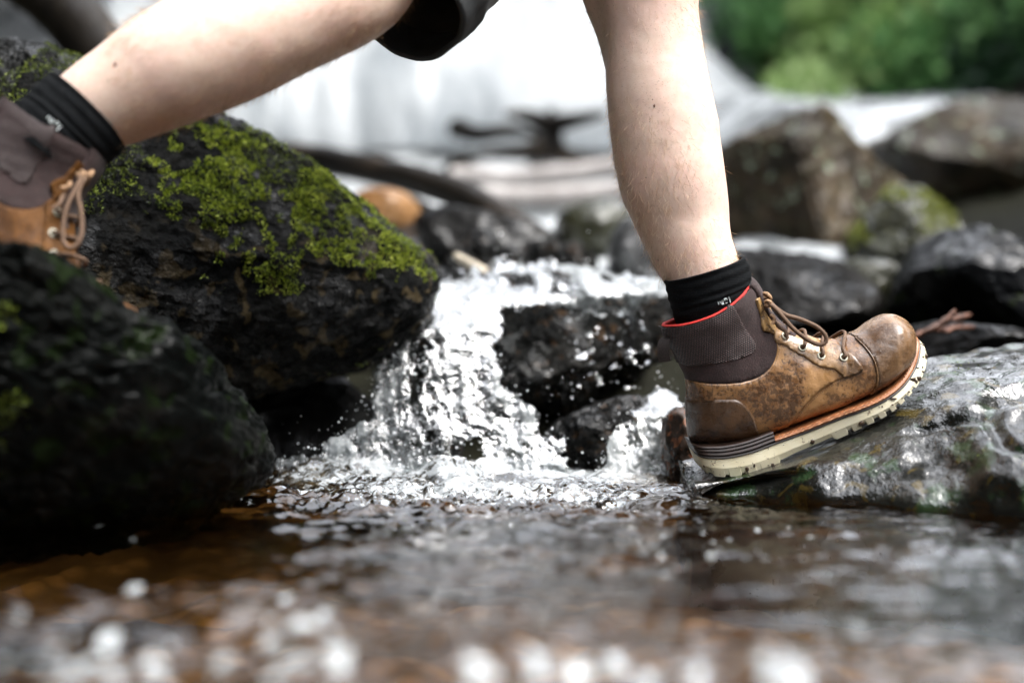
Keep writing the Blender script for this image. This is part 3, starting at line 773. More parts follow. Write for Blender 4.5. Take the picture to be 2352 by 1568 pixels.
for pts, r in (([(2095, 772), (2130, 760), (2170, 757), (2215, 742)], 0.005), ([(2120, 762), (2160, 744), (2200, 728), (2232, 722)], 0.004), ([(2170, 760), (2205, 752), (2238, 752)], 0.0045), ([(2150, 748), (2185, 722), (2196, 712)], 0.003)):
    P = catmull([np.array(W(x, y, 2.15 + 0.02 * k)) for k, (x, y) in enumerate(pts)], 16)
    V, F = tube_arrays(P, r * np.interp(np.arange(16), [0, 3, 12, 15], [0.4, 1, 0.9, 0.25]), 9)
    V = V + 0.0035 * np.stack([fbm(V, 70, 3, 5), fbm(V, 70, 3, 6), fbm(V, 70, 3, 7)], -1)
    mb.add(V - np.array(dw), F)
o = link('driftwood', mb.mesh('driftwood', M_RED_WOOD), loc=dw); thing(o, 'reddish splintered driftwood lying behind the toe of the boot', 'driftwood')
# stump with roots
st = W(1262, 372, 5.6)
mb = MB()
mb.tube(catmull([W(1265, 372, 5.6) - st, W(1262, 330, 5.6) - st, W(1266, 290, 5.6) - st, W(1264, 252, 5.6) - st], 10), [0.10, 0.085, 0.075, 0.065, 0.055, 0.05, 0.042, 0.035, 0.025, 0.012], 10)
for pts in ([(1262, 335), (1200, 350), (1120, 352), (1040, 372)], [(1262, 290), (1210, 268), (1165, 262)], [(1264, 288), (1330, 275), (1390, 262)], [(1262, 345), (1320, 362), (1400, 372)], [(1050, 295), (1100, 310), (1180, 300), (1250, 318)]):
    mb.tube(catmull([W(x, y, 5.6 - 0.15 * k) - st for k, (x, y) in enumerate(pts)], 9), np.linspace(0.045, 0.012, 9), 7)
o = link('stump', mb.mesh('stump', M_LOGD), loc=st); thing(o, 'dark uprooted stump with spreading roots in the white water', 'stump')

# ================================================================== CASCADE
def cascade():
    A = [(985, 640), (1060, 640), (1150, 690), (1150, 750), (1130, 830), (1190, 900), (1270, 950), (1290, 1000), (1290, 1110), (600, 1115), (630, 1055), (740, 1035), (760, 1000), (840, 965), (866, 930), (862, 850), (890, 815), (955, 770), (975, 720)]
    B = [(975, 650), (1060, 612), (1250, 606), (1500, 628), (1545, 668), (1500, 700), (1420, 680), (1330, 705), (1250, 690), (1200, 720), (1100, 700)]
    Cc = [(1350, 1112), (1390, 1020), (1470, 930), (1530, 885), (1570, 900), (1590, 960), (1560, 1010), (1570, 1112)]
    s = 2.4
    gx = np.arange(580, 1610, s); gy = np.arange(590, 1125, s)
    PX, PY = np.meshgrid(gx, gy)
    Yd = np.interp(PY, [590, 625, 680, 760, 860, 960, 1050, 1125], [2.44, 2.34, 2.16, 2.05, 2.00, 1.97, 1.93, 1.885])
    Yd = Yd + 0.00006 * np.abs(PX - 1100) * smooth(800, 1100, PY)
    P = Wn(PX, PY, Yd)
    Q = P * [1.0, 0.5, 0.30]
    q2 = Q + 0.03 * np.stack([fbm(Q, 9, 2, 401), 0 * PX, fbm(Q, 9, 2, 402)], -1)
    strands = ridged(q2, 22, 3, 405); fine_ = fbm(P, 75, 3, 409)
    big_ = fbm(Q, 11, 3, 412)
    P[..., 1] += 0.09 * smooth(1220, 1330, PX) * smooth(960, 900, PY) * smooth(650, 720, PY)
    disp = 0.034 * (strands - 0.6) + 0.004 * fine_ + 0.022 * big_ + 0.002 * fbm(P, 200, 2, 413)
    disp = disp + 0.02 * smooth(700, 1000, PY)
    flat = smooth(690, 620, PY)
    P[..., 1] -= disp * (1 - 0.5 * flat) + 0.012
    P[..., 2] += 0.6 * disp * flat + 0.35 * disp * (1 - flat) * fbm(P, 30, 2, 419)
    P[..., 0] += 0.010 * fbm(P, 42, 3, 421) * (1 - flat)
    wx = PX + 20 * fbm(P, 20, 4, 431) + 9 * fbm(P, 80, 2, 433); wy = PY + 20 * fbm(P, 20, 4, 441) + 9 * fbm(P, 80, 2, 443)
    inA, inB, inC = inpoly(wx, wy, A), inpoly(wx, wy, B), inpoly(wx, wy, Cc)
    dens = fbm(q2, 18, 4, 451) + 0.8 * (strands - 0.62)
    D_ = [(1290, 690), (1400, 680), (1500, 700), (1505, 830), (1480, 910), (1380, 930), (1290, 920), (1200, 880), (1330, 820)]
    inD = inpoly(wx, wy, D_) & ~inA & ~inB & ~inC
    keep = (inD & (fbm(P, 95, 2, 461) + 0.5 * fbm(P, 30, 2, 463) > 0.34)) | (inA & (dens > -0.34)) | (inB & (dens > -0.45)) | (inC & (dens > -0.5))
    f = np.where(inB, 0.50, np.where(inC, 0.46, 0.38)) + 0.55 * dens + 0.18 * fine_
    f = f + 0.16 * smooth(1000, 1100, PY)
    n0, n1 = PX.shape
    Fq = grid_faces(n0, n1)
    kf = keep.ravel()[Fq].all(1)
    Fq = Fq[kf]
    used = np.unique(Fq); remap = -np.ones(n0 * n1, int); remap[used] = np.arange(len(used))
    V = P.reshape(-1, 3)[used]
    m, nt, out = new_mat('splashing_water'); N = NT(nt)
    fn = N.noise(150, 4, 0.62, dist=0.8, co=N.mapping((1, 0.6, 0.45)))
    nb = N.bump(fn, 0.6, 0.005)
    fr = N.n('ShaderNodeFresnel'); fr.inputs['IOR'].default_value = 1.45; N.set(fr.inputs['Normal'], nb)
    tr = N.n('ShaderNodeBsdfTransparent'); tr.inputs[0].default_value = (0.80, 0.84, 0.84, 1)
    gl = N.n('ShaderNodeBsdfGlossy'); gl.inputs['Roughness'].default_value = 0.05; N.set(gl.inputs['Normal'], nb)
    m1 = N.n('ShaderNodeMixShader'); nt.links.new(fr.outputs[0], m1.inputs[0]); nt.links.new(tr.outputs[0], m1.inputs[1]); nt.links.new(gl.outputs[0], m1.inputs[2])
    p = N.principled(None, (0.30, 0.32, 0.325), 0.45, N.bump(fn, 0.25, 0.004), Specular_IOR_Level=0.35)
    tl = N.n('ShaderNodeBsdfTranslucent'); tl.inputs[0].default_value = (0.36, 0.385, 0.39, 1)
    m2 = N.n('ShaderNodeMixShader'); m2.inputs[0].default_value = 0.3; nt.links.new(p.outputs[0], m2.inputs[1]); nt.links.new(tl.outputs[0], m2.inputs[2])
    ff = N.frange(N.math('ADD', N.attr('foam'), N.math('MULTIPLY', N.math('SUBTRACT', fn, 0.5), 1.0)), 0.22, 0.86)
    m3 = N.n('ShaderNodeMixShader'); nt.links.new(ff, m3.inputs[0]); nt.links.new(m1.outputs[0], m3.inputs[1]); nt.links.new(m2.outputs[0], m3.inputs[2])
    nt.links.new(m3.outputs[0], out.inputs[0])
    base = np.array([0, 2.0, 0.0])
    o = link('cascade', make_mesh('cascade', V - base, remap[Fq], m, True, {'foam': f.ravel()[used]}), loc=base)
    thing(o, 'small white cascade splashing down between the mossy boulder and the front boot', 'cascade')
    # drops thrown into the air
    rng = np.random.default_rng(77)
    edge = np.flatnonzero((keep & (PY < 1095)).ravel())
    k = rng.choice(edge, 2400)
    C = P.reshape(-1, 3)[k] + rng.normal(size=(2400, 3)) * [0.014, 0.02, 0.014] + [0, -0.02, 0.004]
    far = rng.random(2400) < 0.07
    C[far] += rng.normal(size=(far.sum(), 3)) * [0.09, 0.08, 0.06]
    r = 0.0004 + 0.0011 * rng.random(2400) ** 3
    r[far] *= 0.55
    D, F = ico(1)
    V = (C[:, None] + r[:, None, None] * D[None] * rng.uniform(0.8, 1.4, (2400, 1, 3))).reshape(-1, 3)
    FF = (np.arange(2400)[:, None, None] * len(D) + F[None]).reshape(-1, 3)
    m, nt, out = new_mat('water_drops'); N = NT(nt)
    N.principled(out, (0.85, 0.88, 0.9), 0.05, None, Specular_IOR_Level=1.0, Coat_Weight=1.0)
    d = link('spray', make_mesh('spray', V - base, FF, m), o)
    d['kind'] = 'stuff'
cascade()

# ================================================================== BOOT (built once in its own frame, then copied for the rear foot)
KB = 0.3633 / FOC * 1.70                 # metres per sketch unit
OX, OY = 480.0, 1455.0
def B(x, y): return np.array([(x - OX) * KB, (OY - y) * KB])
def unB(X, Z): return X / KB + OX, OY - Z / KB

def leather_mat(name, tan, dark, lo, hi, gloss=(0.22, 0.5), speck=0.5, spec=0.5, coat=0.25):
    m, nt, out = new_mat(name); N = NT(nt)
    big = N.noise(15, 4, 0.55, dist=0.5); sp = N.noise(210, 5, 0.68, dist=0.3); mid = N.noise(75, 4, 0.65)
    base = N.mix(N.frange(big, lo, hi), dark, tan)
    base = N.mix(N.frange(mid, 0.35, 0.7, 0, 0.35), base, tuple(np.minimum(np.array(tan) * 1.25, 1)))
    s = N.frange(N.math('ADD', sp, N.math('MULTIPLY', N.math('SUBTRACT', big, 0.5), -0.9)), 0.54, 0.59, 0, speck)
    base = N.mix(s, base, (0.040, 0.019, 0.008))
    r = N.frange(mid, 0.38, 0.62, *gloss)
    h = N.math('ADD', N.math('MULTIPLY', N.noise(420, 3, 0.6), 0.4), N.math('MULTIPLY', N.math('MULTIPLY', s, 1.0), -0.4))
    h = N.math('ADD', h, N.math('MULTIPLY', mid, 1.5))
    N.principled(out, base, r, N.bump(h, 0.45, 0.0016), Specular_IOR_Level=spec, Coat_Weight=coat, Coat_Roughness=0.2)
    return m
M_LEATHER = leather_mat('tan_leather', (0.38, 0.200, 0.076), (0.145, 0.064, 0.024), 0.36, 0.56, speck=0.6)
M_QUARTER = leather_mat('muddy_tan_leather', (0.39, 0.210, 0.082), (0.155, 0.070, 0.026), 0.40, 0.60, speck=0.75)
M_TOE = leather_mat('polished_toe_leather', (0.23, 0.135, 0.068), (0.075, 0.036, 0.015), 0.36, 0.62, gloss=(0.2, 0.38), speck=0.35)
M_HEEL = leather_mat('dark_heel_leather', (0.13, 0.064, 0.025), (0.045, 0.022, 0.010), 0.38, 0.62, speck=0.6)
M_STAY = leather_mat('lace_stay_leather', (0.28, 0.16, 0.068), (0.13, 0.066, 0.028), 0.35, 0.55, speck=0.6)
M_TAB = leather_mat('muddy_tab_leather', (0.33, 0.20, 0.075), (0.12, 0.060, 0.022), 0.40, 0.58, speck=0.8)

m, nt, out = new_mat('maroon_felt'); N = NT(nt)
f1 = N.noise(700, 3, 0.7); f2 = N.noise(90, 4, 0.6)
bs = N.ramp(f1, [(0.32, (0.009, 0.004, 0.004)), (0.6, (0.040, 0.019, 0.018)), (0.8, (0.13, 0.075, 0.07))])
bs = N.mix(N.frange(f2, 0.35, 0.7, 0, 0.5), bs, (0.02, 0.013, 0.012))
N.principled(out, bs, 0.9, N.bump(f1, 0.6, 0.0015), Sheen_Weight=0.08); M_FELT = m

m, nt, out = new_mat('ribbed_nylon'); N = NT(nt)
mp = N.n('ShaderNodeMapping'); mp.inputs['Rotation'].default_value = (0, math.radians(28), 0); mp.inputs['Scale'].default_value = (330, 330, 430); N.set(mp.inputs[0], N.co())
sx = N.n('ShaderNodeSeparateXYZ'); N.set(sx.inputs[0], mp.outputs[0])
row = N.math('MULTIPLY', N.math('FLOOR', sx.outputs[2]), 0.5)
wx = N.math('SINE', N.math('MULTIPLY', N.math('ADD', sx.outputs[0], row), 2 * math.pi))
wz = N.math('SINE', N.math('MULTIPLY', N.math('SUBTRACT', N.math('FRACT', sx.outputs[2]), 0.25), 2 * math.pi))
knot = N.math('MULTIPLY', N.math('ADD', wx, 1.0), N.math('ADD', wz, 1.0))
bs = N.mix(N.frange(knot, 0.6, 3.2), (0.006, 0.0028, 0.0028), (0.078, 0.034, 0.031))
N.principled(out, bs, 0.6, N.bump(knot, 0.5, 0.0006)); M_NYLON = m

M_RED = simple_mat('red_lining', (0.62, 0.035, 0.028), 0.8, 0.25, 260, 0.4, 0.001)
M_WELT = simple_mat('orange_welt', (0.33, 0.125, 0.050), 0.45, 0.35, 120, 0.4, 0.0008)
M_DARKM = simple_mat('dark_rubber', (0.018, 0.014, 0.012), 0.45, 0.4, 120, 0.3)
M_RAND = simple_mat('dark_brown_rand', (0.024, 0.013, 0.009), 0.38, 0.4, 90, 0.4)
M_LACE = simple_mat('brown_lace', (0.125, 0.072, 0.042), 0.75, 0.45, 900, 0.8, 0.0012)
M_KNOT = simple_mat('muddy_lace', (0.33, 0.20, 0.11), 0.75, 0.4, 500, 0.8, 0.0012)
M_EYE = simple_mat('brass_eyelet', (0.60, 0.58, 0.46), 0.4, 0.2, 300, 0.1)
M_HOLE = simple_mat('eyelet_hole', (0.006, 0.005, 0.004), 0.8, 0.1)
M_STITCH = simple_mat('stitch_thread', (0.42, 0.22, 0.11), 0.7, 0.3, 300)
M_STITCHD = simple_mat('dark_thread', (0.05, 0.026, 0.012), 0.7, 0.3, 300)
M_STRAP = simple_mat('black_webbing', (0.030, 0.022, 0.020), 0.8, 0.5, 500, 0.8)
M_MUD = simple_mat('wet_mud', (0.040, 0.022, 0.011), 0.35, 0.4, 200, 0.5)
m, nt, out = new_mat('cream_rubber'); N = NT(nt)
sp = N.noise(150, 5, 0.7, dist=0.4); bg_ = N.noise(34, 4, 0.6)
bs = N.mix(N.frange(bg_, 0.35, 0.7, 0, 0.6), (0.78, 0.72, 0.53), (0.68, 0.59, 0.37))
bs = N.mix(N.frange(N.math('ADD', sp, N.math('MULTIPLY', N.math('SUBTRACT', bg_, 0.5), 0.4)), 0.63, 0.69, 0, 0.85), bs, (0.08, 0.028, 0.014))
N.principled(out, bs, 0.5, N.bump(N.noise(500, 2, 0.5), 0.3, 0.0006)); M_SOLE = m

RINGS = [  # (front/top point, back/bottom point, half width, height of the widest level, side dip)
    ((1800, 585), (1806, 640), 0.010, 0.45), ((1788, 552), (1800, 690), 0.024, 0.42), ((1745, 512), (1778, 745), 0.036, 0.38), ((1682, 485), (1735, 805), 0.043, 0.35), ((1620, 490), (1690, 850), 0.047, 0.33),
    ((1550, 530), (1630, 900), 0.049, 0.32), ((1475, 588), (1560, 942), 0.050, 0.32), ((1400, 612), (1480, 982), 0.050, 0.32), ((1320, 630), (1380, 1030), 0.048, 0.33), ((1240, 636), (1270, 1077), 0.046, 0.34),
    ((1150, 620), (1150, 1124), 0.043, 0.36), ((1070, 592), (1030, 1168), 0.041, 0.38), ((1000, 553), (900, 1220), 0.040, 0.4), ((950, 515), (750, 1268), 0.040, 0.42), ((918, 472), (600, 1292), 0.0405, 0.45),
    ((896, 436), (480, 1296), 0.0405, 0.47), ((882, 410), (420, 1262), 0.040, 0.5), ((868, 390), (402, 1150), 0.040, 0.5), ((856, 370), (392, 1030), 0.041, 0.5), ((845, 352), (388, 930), 0.042, 0.5),
    ((835, 335), (372, 860), 0.044, 0.5), ((825, 316), (335, 780), 0.046, 0.5), ((812, 298), (290, 690), 0.0485, 0.5), ((800, 278), (250, 620), 0.0495, 0.5), ((786, 262), (230, 556), 0.0490, 0.5)]
NR, NA = 190, 132
def upper_grid():
    Fp = catmull([B(*r[0]) for r in RINGS], NR); Kp = catmull([B(*r[1]) for r in RINGS], NR)
    w = catmull([[r[2]] for r in RINGS], NR)[:, 0]; hc = catmull([[r[3]] for r in RINGS], NR)[:, 0]
    v = np.linspace(0, 1, NR)
    a = np.linspace(0, 2 * np.pi, NA, endpoint=False)
    foot = 1 - smooth(0.42, 0.62, v)
    V = np.zeros((NR, NA, 3))
    for i in range(NR):
        q_lo = 2 + 1.7 * foot[i]; q_up = 2 + 0.15 * foot[i]
        c, s = np.cos(a), np.sin(a)
        q = np.where(c < 0, q_lo, q_up)
        t = np.sign(c) * np.abs(c) ** (2 / q); y = np.sign(s) * np.abs(s) ** (2 / q)
        h = np.where(t < 0, hc[i] * (1 + t), hc[i] + (1 - hc[i]) * t)
        p = Kp[i] + h[:, None] * (Fp[i] - Kp[i])
        ax = Fp[i] - Kp[i]; L = np.linalg.norm(ax); ax = ax / L; nrm = np.array([-ax[1], ax[0]])
        if nrm[1] < 0: nrm = -nrm
        dip = 0.010 * smooth(0.82, 1.0, v[i])
        p = p - nrm * (dip * (y ** 2))[:, None]
        V[i, :, 0] = p[:, 0]; V[i, :, 1] = w[i] * y; V[i, :, 2] = p[:, 1]
    Q = V.copy()
    n = 0.0016 * fbm(Q, 28, 3, 501) + 0.0008 * fbm(Q, 80, 2, 503)
    cr = V.mean(1, keepdims=True); d = V - cr; d /= np.linalg.norm(d, axis=2)[..., None] + 1e-9
    # creases over the instep
    zx, zy = unB(V[..., 0], V[..., 2])
    n = n - 0.0022 * np.exp(-((zx - 1335 - 0.1 * (zy - 700)) / 14) ** 2) * smooth(900, 650, zy) - 0.0018 * np.exp(-((zx - 1200 + 0.25 * (zy - 700)) / 18) ** 2) * smooth(880, 700, zy)
    return V + d * n[..., None]
UG = upper_grid()
UV_ = UG.reshape(-1, 3); UF = grid_faces(NR, NA, True)
UT = np.concatenate([UF[:, [0, 1, 2]], UF[:, [0, 2, 3]]])
UN = vert_normals(UV_, UT)
if np.einsum('ij,ij->i', UN, UV_ - np.repeat(UG.mean(1), NA, 0)).mean() < 0: UN = -UN; UF = UF[:, ::-1]; UT = UT[:, ::-1]
UBVH = BVHTree.FromPolygons(UV_.tolist(), UT.tolist())
UZ = np.stack(unB(UV_[:, 0], UV_[:, 2]), -1)
BLOC = W(1433.25 + OX * 0.3633, 551.25 + OY * 0.3633 - 5, 1.70)

def near_y(X, Z, off=0.0, side=-1):
    h = UBVH.ray_cast(Vector((X, side * 0.3, Z)), Vector((0, -side, 0)))
    if h[0] is None: return None
    n = h[1]; n = n if n.y * side > 0 else -n
    return np.array(h[0] + n * off), np.array(n)

def panel(name, poly, off, mat, parent, thick=None, snap=2.2):
    """a leather or fabric panel lying proud of the upper: the part of the upper inside the outline, lifted, with a turned edge"""
    poly = np.asarray(poly, float)
    c = UZ[UF].mean(1)
    ins = inpoly(c[:, 0], c[:, 1], poly)
    Fs = UF[ins]
    bm = bmesh.new()
    used = np.unique(Fs); mp_ = {}
    P = UV_ + UN * off
    cnt = {}
    for f in Fs:
        for k in range(4):
            e = tuple(sorted((f[k], f[(k + 1) % 4]))); cnt[e] = cnt.get(e, 0) + 1
    bd = {i for e, n in cnt.items() if n == 1 for i in e}
    A = poly; Bq = np.roll(poly, -1, 0); AB = Bq - A; LL = (AB ** 2).sum(1) + 1e-9
    step = 12.0
    for i in used:
        p = P[i].copy()
        if i in bd:
            q = UZ[i]; t = np.clip(((q - A) * AB).sum(1) / LL, 0, 1); cp = A + t[:, None] * AB
            dd = np.hypot(*(cp - q).T); j = dd.argmin()
            if dd[j] < snap * step:
                tgt = B(*cp[j]); p[0] += tgt[0] - UV_[i, 0]; p[2] += tgt[1] - UV_[i, 2]
        mp_[i] = bm.verts.new(p)
    for f in Fs:
        try: bm.faces.new([mp_[i] for i in f])
        except ValueError: pass
    inv = {v: i for i, v in mp_.items()}
    be = [e for e in bm.edges if len(e.link_faces) == 1]
    r = bmesh.ops.extrude_edge_only(bm, edges=be)
    nv = [g for g in r['geom'] if isinstance(g, bmesh.types.BMVert)]
    vm = {}
    for v in nv:
        for e in v.link_edges:
            o = e.other_vert(v)
            if o in inv: vm[v] = inv[o]
    for v in nv:
        if v in vm: v.co -= Vector(UN[vm[v]] * (off + 0.0006))
    bmesh.ops.recalc_face_normals(bm, faces=bm.faces)
    me = bpy.data.meshes.new(name); bm.to_mesh(me); bm.free()
    me.polygons.foreach_set('use_smooth', np.ones(len(me.polygons), bool))
    me.materials.append(mat)
    return link(name, me, parent)

def stitch_row(mb, pts, off, length=9, gap=6, r=0.00042, sides=(-1, 1), shift=0.0):
    P = np.asarray(pts, float)
    n = max(int(np.linalg.norm(np.diff(P, axis=0), axis=1).sum() / 2), 8)
    C = catmull(P, n)
    L = np.concatenate([[0], np.cumsum(np.linalg.norm(np.diff(C, axis=0), axis=1))])
    if shift:
        T = np.gradient(C, axis=0); T /= np.linalg.norm(T, axis=1)[:, None]; C = C + np.stack([-T[:, 1], T[:, 0]], -1) * shift
    s = 0
    while s + length < L[-1]:
        q = [np.array([np.interp(s + d, L, C[:, 0]), np.interp(s + d, L, C[:, 1])]) for d in (0, length / 2, length)]
        for side in sides:
            pp = []
            for a in q:
                X, Z = B(*a); h = near_y(X, Z, off, side)
                if h is None: break
                pp.append(h[0])
            if len(pp) == 3 and abs(pp[0][1]) > 0.004: mb.tube(pp, [r * 0.6, r, r * 0.6], 4)
        s += length + gap

SOLE = [  # top, bottom, half width
    ((418, 1325), (440, 1375), 0.006), ((424, 1338), (452, 1405), 0.018), ((440, 1350), (480, 1440), 0.029), ((480, 1356), (520, 1454), 0.036), ((540, 1357), (565, 1458), 0.040), ((620, 1350), (645, 1454), 0.0425), ((750, 1320), (780, 1432), 0.044),
    ((900, 1267), (935, 1380), 0.043), ((1000, 1230), (1040, 1330), 0.0435), ((1100, 1192), (1145, 1284), 0.045), ((1300, 1104), (1345, 1188), 0.051), ((1400, 1064), (1440, 1138), 0.055), ((1500, 1022), (1545, 1086), 0.0565), ((1580, 980), (1628, 1032), 0.056),
    ((1650, 935), (1698, 972), 0.053), ((1710, 885), (1758, 915), 0.048), ((1760, 830), (1806, 858), 0.041), ((1800, 780), (1844, 800), 0.033), ((1835, 715), (1872, 745), 0.022), ((1852, 665), (1884, 700), 0.012), ((1855, 640), (1884, 672), 0.004)]
NS = 420
ST = catmull([B(*s[0]) for s in SOLE], NS); SB = catmull([B(*s[1]) for s in SOLE], NS); SB = ST + (SB - ST) * 1.10; SW = np.maximum(catmull([[s[2]] for s in SOLE], NS)[:, 0], 0.003)

def sole_strip(i0, i1, lo, hi, dw, mat, name, parent, bulge=0.0006, taper=False):
    """a band lying on the sole's upper rim between the stations i0..i1, from lo to hi metres above it"""
    rows = []
    for i in range(i0, i1):
        up = ST[i] - SB[i]; up /= np.linalg.norm(up)
        w = SW[i] + dw
        a = ST[i] + up * lo; b = ST[i] + up * hi; mid = 0.5 * (a + b)
        w2 = max(w - 0.012, 0.001)
        rows.append([(a[0], -w, a[1]), (mid[0], -w - bulge, mid[1]), (b[0], -w, b[1]), (b[0], -w2, b[1]), (b[0], w2, b[1]), (b[0], w, b[1]), (mid[0], w + bulge, mid[1]), (a[0], w, a[1])])
    V = np.array(rows); n, k = V.shape[:2]
    F = grid_faces(n, k, True).tolist() + [list(range(k)), list(range((n - 1) * k, n * k))[::-1]]
    me = make_mesh(name, V.reshape(-1, 3), F, mat, False)
    return link(name, me, parent)

def build_boot(parent):
    up = link('boot', make_mesh('boot', UV_, UF, M_LEATHER), parent)
    # --- sole with notched lugs
    s = np.concatenate([[0], np.cumsum(np.linalg.norm(np.diff(SB, axis=0), axis=1))]) / KB
    depth = np.zeros(NS)
    for c, wd, dp in ((120, 16, 16), (215, 14, 14), (315, 15, 18), (415, 15, 16), (1020, 18, 24), (1110, 17, 24), (1195, 18, 22), (1280, 18, 22), (1350, 16, 20), (1425, 16, 18), (1495, 16, 14)):
        depth = np.maximum(depth, dp * (np.abs(s - c) < wd))
    arch = smooth(545, 556, s) * (1 - smooth(905, 925, s)); depth = np.maximum(depth, 26 * arch)
    rows = []
    for i in range(NS):
        ax = SB[i] - ST[i]; L = np.linalg.norm(ax); ax /= L
        bt = SB[i] - ax * depth[i] * KB; m1 = ST[i] + ax * L * 0.5
        w = SW[i]
        rows.append([(ST[i][0], -w, ST[i][1]), (m1[0], -w - 0.0012, m1[1]), (bt[0], -w + 0.0006, bt[1]), (bt[0], 0, bt[1]), (bt[0], w - 0.0006, bt[1]), (m1[0], w + 0.0012, m1[1]), (ST[i][0], w, ST[i][1]), (ST[i][0], 0, ST[i][1])])
    V = np.array(rows); n, k = V.shape[:2]
    link('sole', make_mesh('sole', V.reshape(-1, 3), grid_faces(n, k, True).tolist() + [list(range(k)), list(range((n - 1) * k, n * k))[::-1]], M_SOLE, False), up)
    xs_ = unB(ST[:, 0], ST[:, 1])[0]
    iw = int(np.argmax(xs_ > 905))
    sole_strip(2, NS - 1, 0.0002, 0.0024, 0.0007, M_DARKM, 'midsole', up)
    sole_strip(iw, NS - 1, 0.0024, 0.0068, 0.0004, M_WELT, 'welt', up, 0.0012)
    for lo, hi, dw in ((0.0026, 0.0070, -0.0016), (0.0072, 0.0112, -0.0024), (0.0114, 0.0148, -0.0032)):
        sole_strip(2, iw + 2, lo, hi, dw, M_RAND, 'heel_band', up, 0.0012)
    # welt stitches
    mb = MB()
    for sd_ in (-1, 1):
        i = iw + 6
        while i < NS - 14:
            for dw, ht in ((-0.0012, 0.0071), (0.0014, 0.0046)):
                pts = []
                for j in (i, i + 2, i + 4):
                    u = ST[j] - SB[j]; u /= np.linalg.norm(u); q = ST[j] + u * ht
                    pts.append((q[0], sd_ * (SW[j] + dw + 0.0004), q[1]))
                mb.tube(pts, [0.0003, 0.0007, 0.0003], 4)
            i += 6
    o = link('welt_stitching', mb.mesh('welt_stitching', M_STITCH), up); o['kind'] = 'stuff'
    # --- panels
    felt_lo = [(380, 885), (500, 893), (600, 890), (680, 882), (740, 868), (790, 850), (830, 826), (865, 795), (892, 755), (908, 715), (914, 680), (912, 640), (906, 600), (902, 560)]
    felt = panel('felt_collar', felt_lo + [(905, 500), (1000, 380), (900, 200), (700, 180), (150, 400), (150, 885)], 0.0007, M_FELT, up)
    panel('nylon_panel', [(215, 500), (330, 478), (450, 440), (560, 400), (612, 400), (632, 432), (660, 480), (700, 545), (745, 605), (772, 645), (774, 672), (750, 700), (690, 726), (600, 748), (480, 768), (365, 786), (338, 772), (300, 700), (230, 620)], 0.0017, M_NYLON, up)
    panel('quarter', felt_lo[::-1] + [(340, 886), (340, 1330), (820, 1330), (985, 1215), (1005, 1150), (1040, 1085), (1100, 1005), (1170, 935), (1250, 880), (1318, 845), (1290, 800), (1190, 660), (1090, 600), (1000, 540), (930, 500)], 0.0012, M_QUARTER, up)
    panel('heel_counter', [(340, 1004), (420, 1010), (500, 996), (560, 988), (650, 986), (685, 1000), (715, 1025), (745, 1062), (775, 1110), (800, 1165), (815, 1215), (822, 1260), (822, 1330), (340, 1330)], 0.0024, M_HEEL, up)
    panel('toe_cap', [(1405, 580), (1425, 612), (1450, 645), (1480, 692), (1503, 742), (1518, 795), (1525, 850), (1520, 900), (1505, 935), (1485, 985), (1480, 1040), (2000, 1040), (2000, 400), (1405, 400)], 0.0015, M_TOE, up)
    stay = [(905, 515), (896, 560), (895, 610), (905, 645), (960, 662), (1010, 692), (1045, 715), (1085, 732), (1130, 765), (1180, 790), (1230, 797), (1262, 802), (1290, 825), (1312, 850), (1330, 850), (1432, 806), (1425, 780), (1385, 728), (1345, 692), (1290, 660), (1200, 645), (1100, 605), (1000, 560), (950, 525)]
    panel('eyelet_stay', stay, 0.0026, M_STAY, up)
    panel('hook_tab', [(772, 378), (800, 362), (835, 360), (868, 405), (885, 470), (905, 555), (900, 600), (868, 578), (828, 572), (815, 540), (812, 490), (795, 440)], 0.0036, M_TAB, up)
    # --- seams
    mb = MB()
    toe_seam = [(1425, 622), (1460, 672), (1492, 730), (1510, 790), (1519, 850), (1512, 905), (1495, 950)]
    stitch_row(mb, toe_seam, 0.0016, 7, 5, 0.0004, shift=-9); stitch_row(mb, toe_seam, 0.0016, 7, 5, 0.0004, shift=-18)
    stitch_row(mb, [(400, 1016), (500, 1004), (650, 994), (705, 1026), (755, 1090), (790, 1160), (812, 1240)], 0.0026, 8, 5, 0.0004, shift=6)
    stitch_row(mb, felt_lo, 0.0013, 8, 6, 0.00035, shift=10)
    stitch_row(mb, [(1000, 1170), (1040, 1090), (1100, 1010), (1170, 940), (1250, 885), (1318, 850)], 0.0013, 8, 5, 0.0004, shift=8)
    stitch_row(mb, stay[3:15], 0.0028, 7, 6, 0.00035, shift=8)
    o = link('seam_stitching', mb.mesh('seam_stitching', M_STITCHD), up); o['kind'] = 'stuff'
    # raised piping along the toe cap
    pp = []
    for a in catmull(toe_seam[:], 40):
        h = near_y(*B(*a), 0.0012)
        if h: pp.append(h[0])
    if len(pp) > 6:
        V1, F1 = tube_arrays(pp, 0.0011, 6)
        link('seam_piping', make_mesh('seam_piping', V1, F1, M_STAY), up); link('seam_piping', make_mesh('seam_piping', V1 * [1, -1, 1], F1, M_STAY), up)
    # --- red lining: a second skin just inside the collar, standing a little above its rim
    k0 = int(NR * 0.80)
    L = UG[k0:] - UN.reshape(NR, NA, 3)[k0:] * 0.0042
    top = UG[-1] * 0.985 + UG[-1].mean(0) * 0.015
    rise = (UG[-1] - UG[-4]); rise /= np.linalg.norm(rise, axis=1)[:, None] + 1e-9
    lip0 = UG[-1] + rise * 0.0012 + UN.reshape(NR, NA, 3)[-1] * 0.0003
    lip = UG[-1] + rise * 0.0030 - UN.reshape(NR, NA, 3)[-1] * 0.0012
    lip2 = UG[-1] + rise * 0.0016 - UN.reshape(NR, NA, 3)[-1] * 0.0036
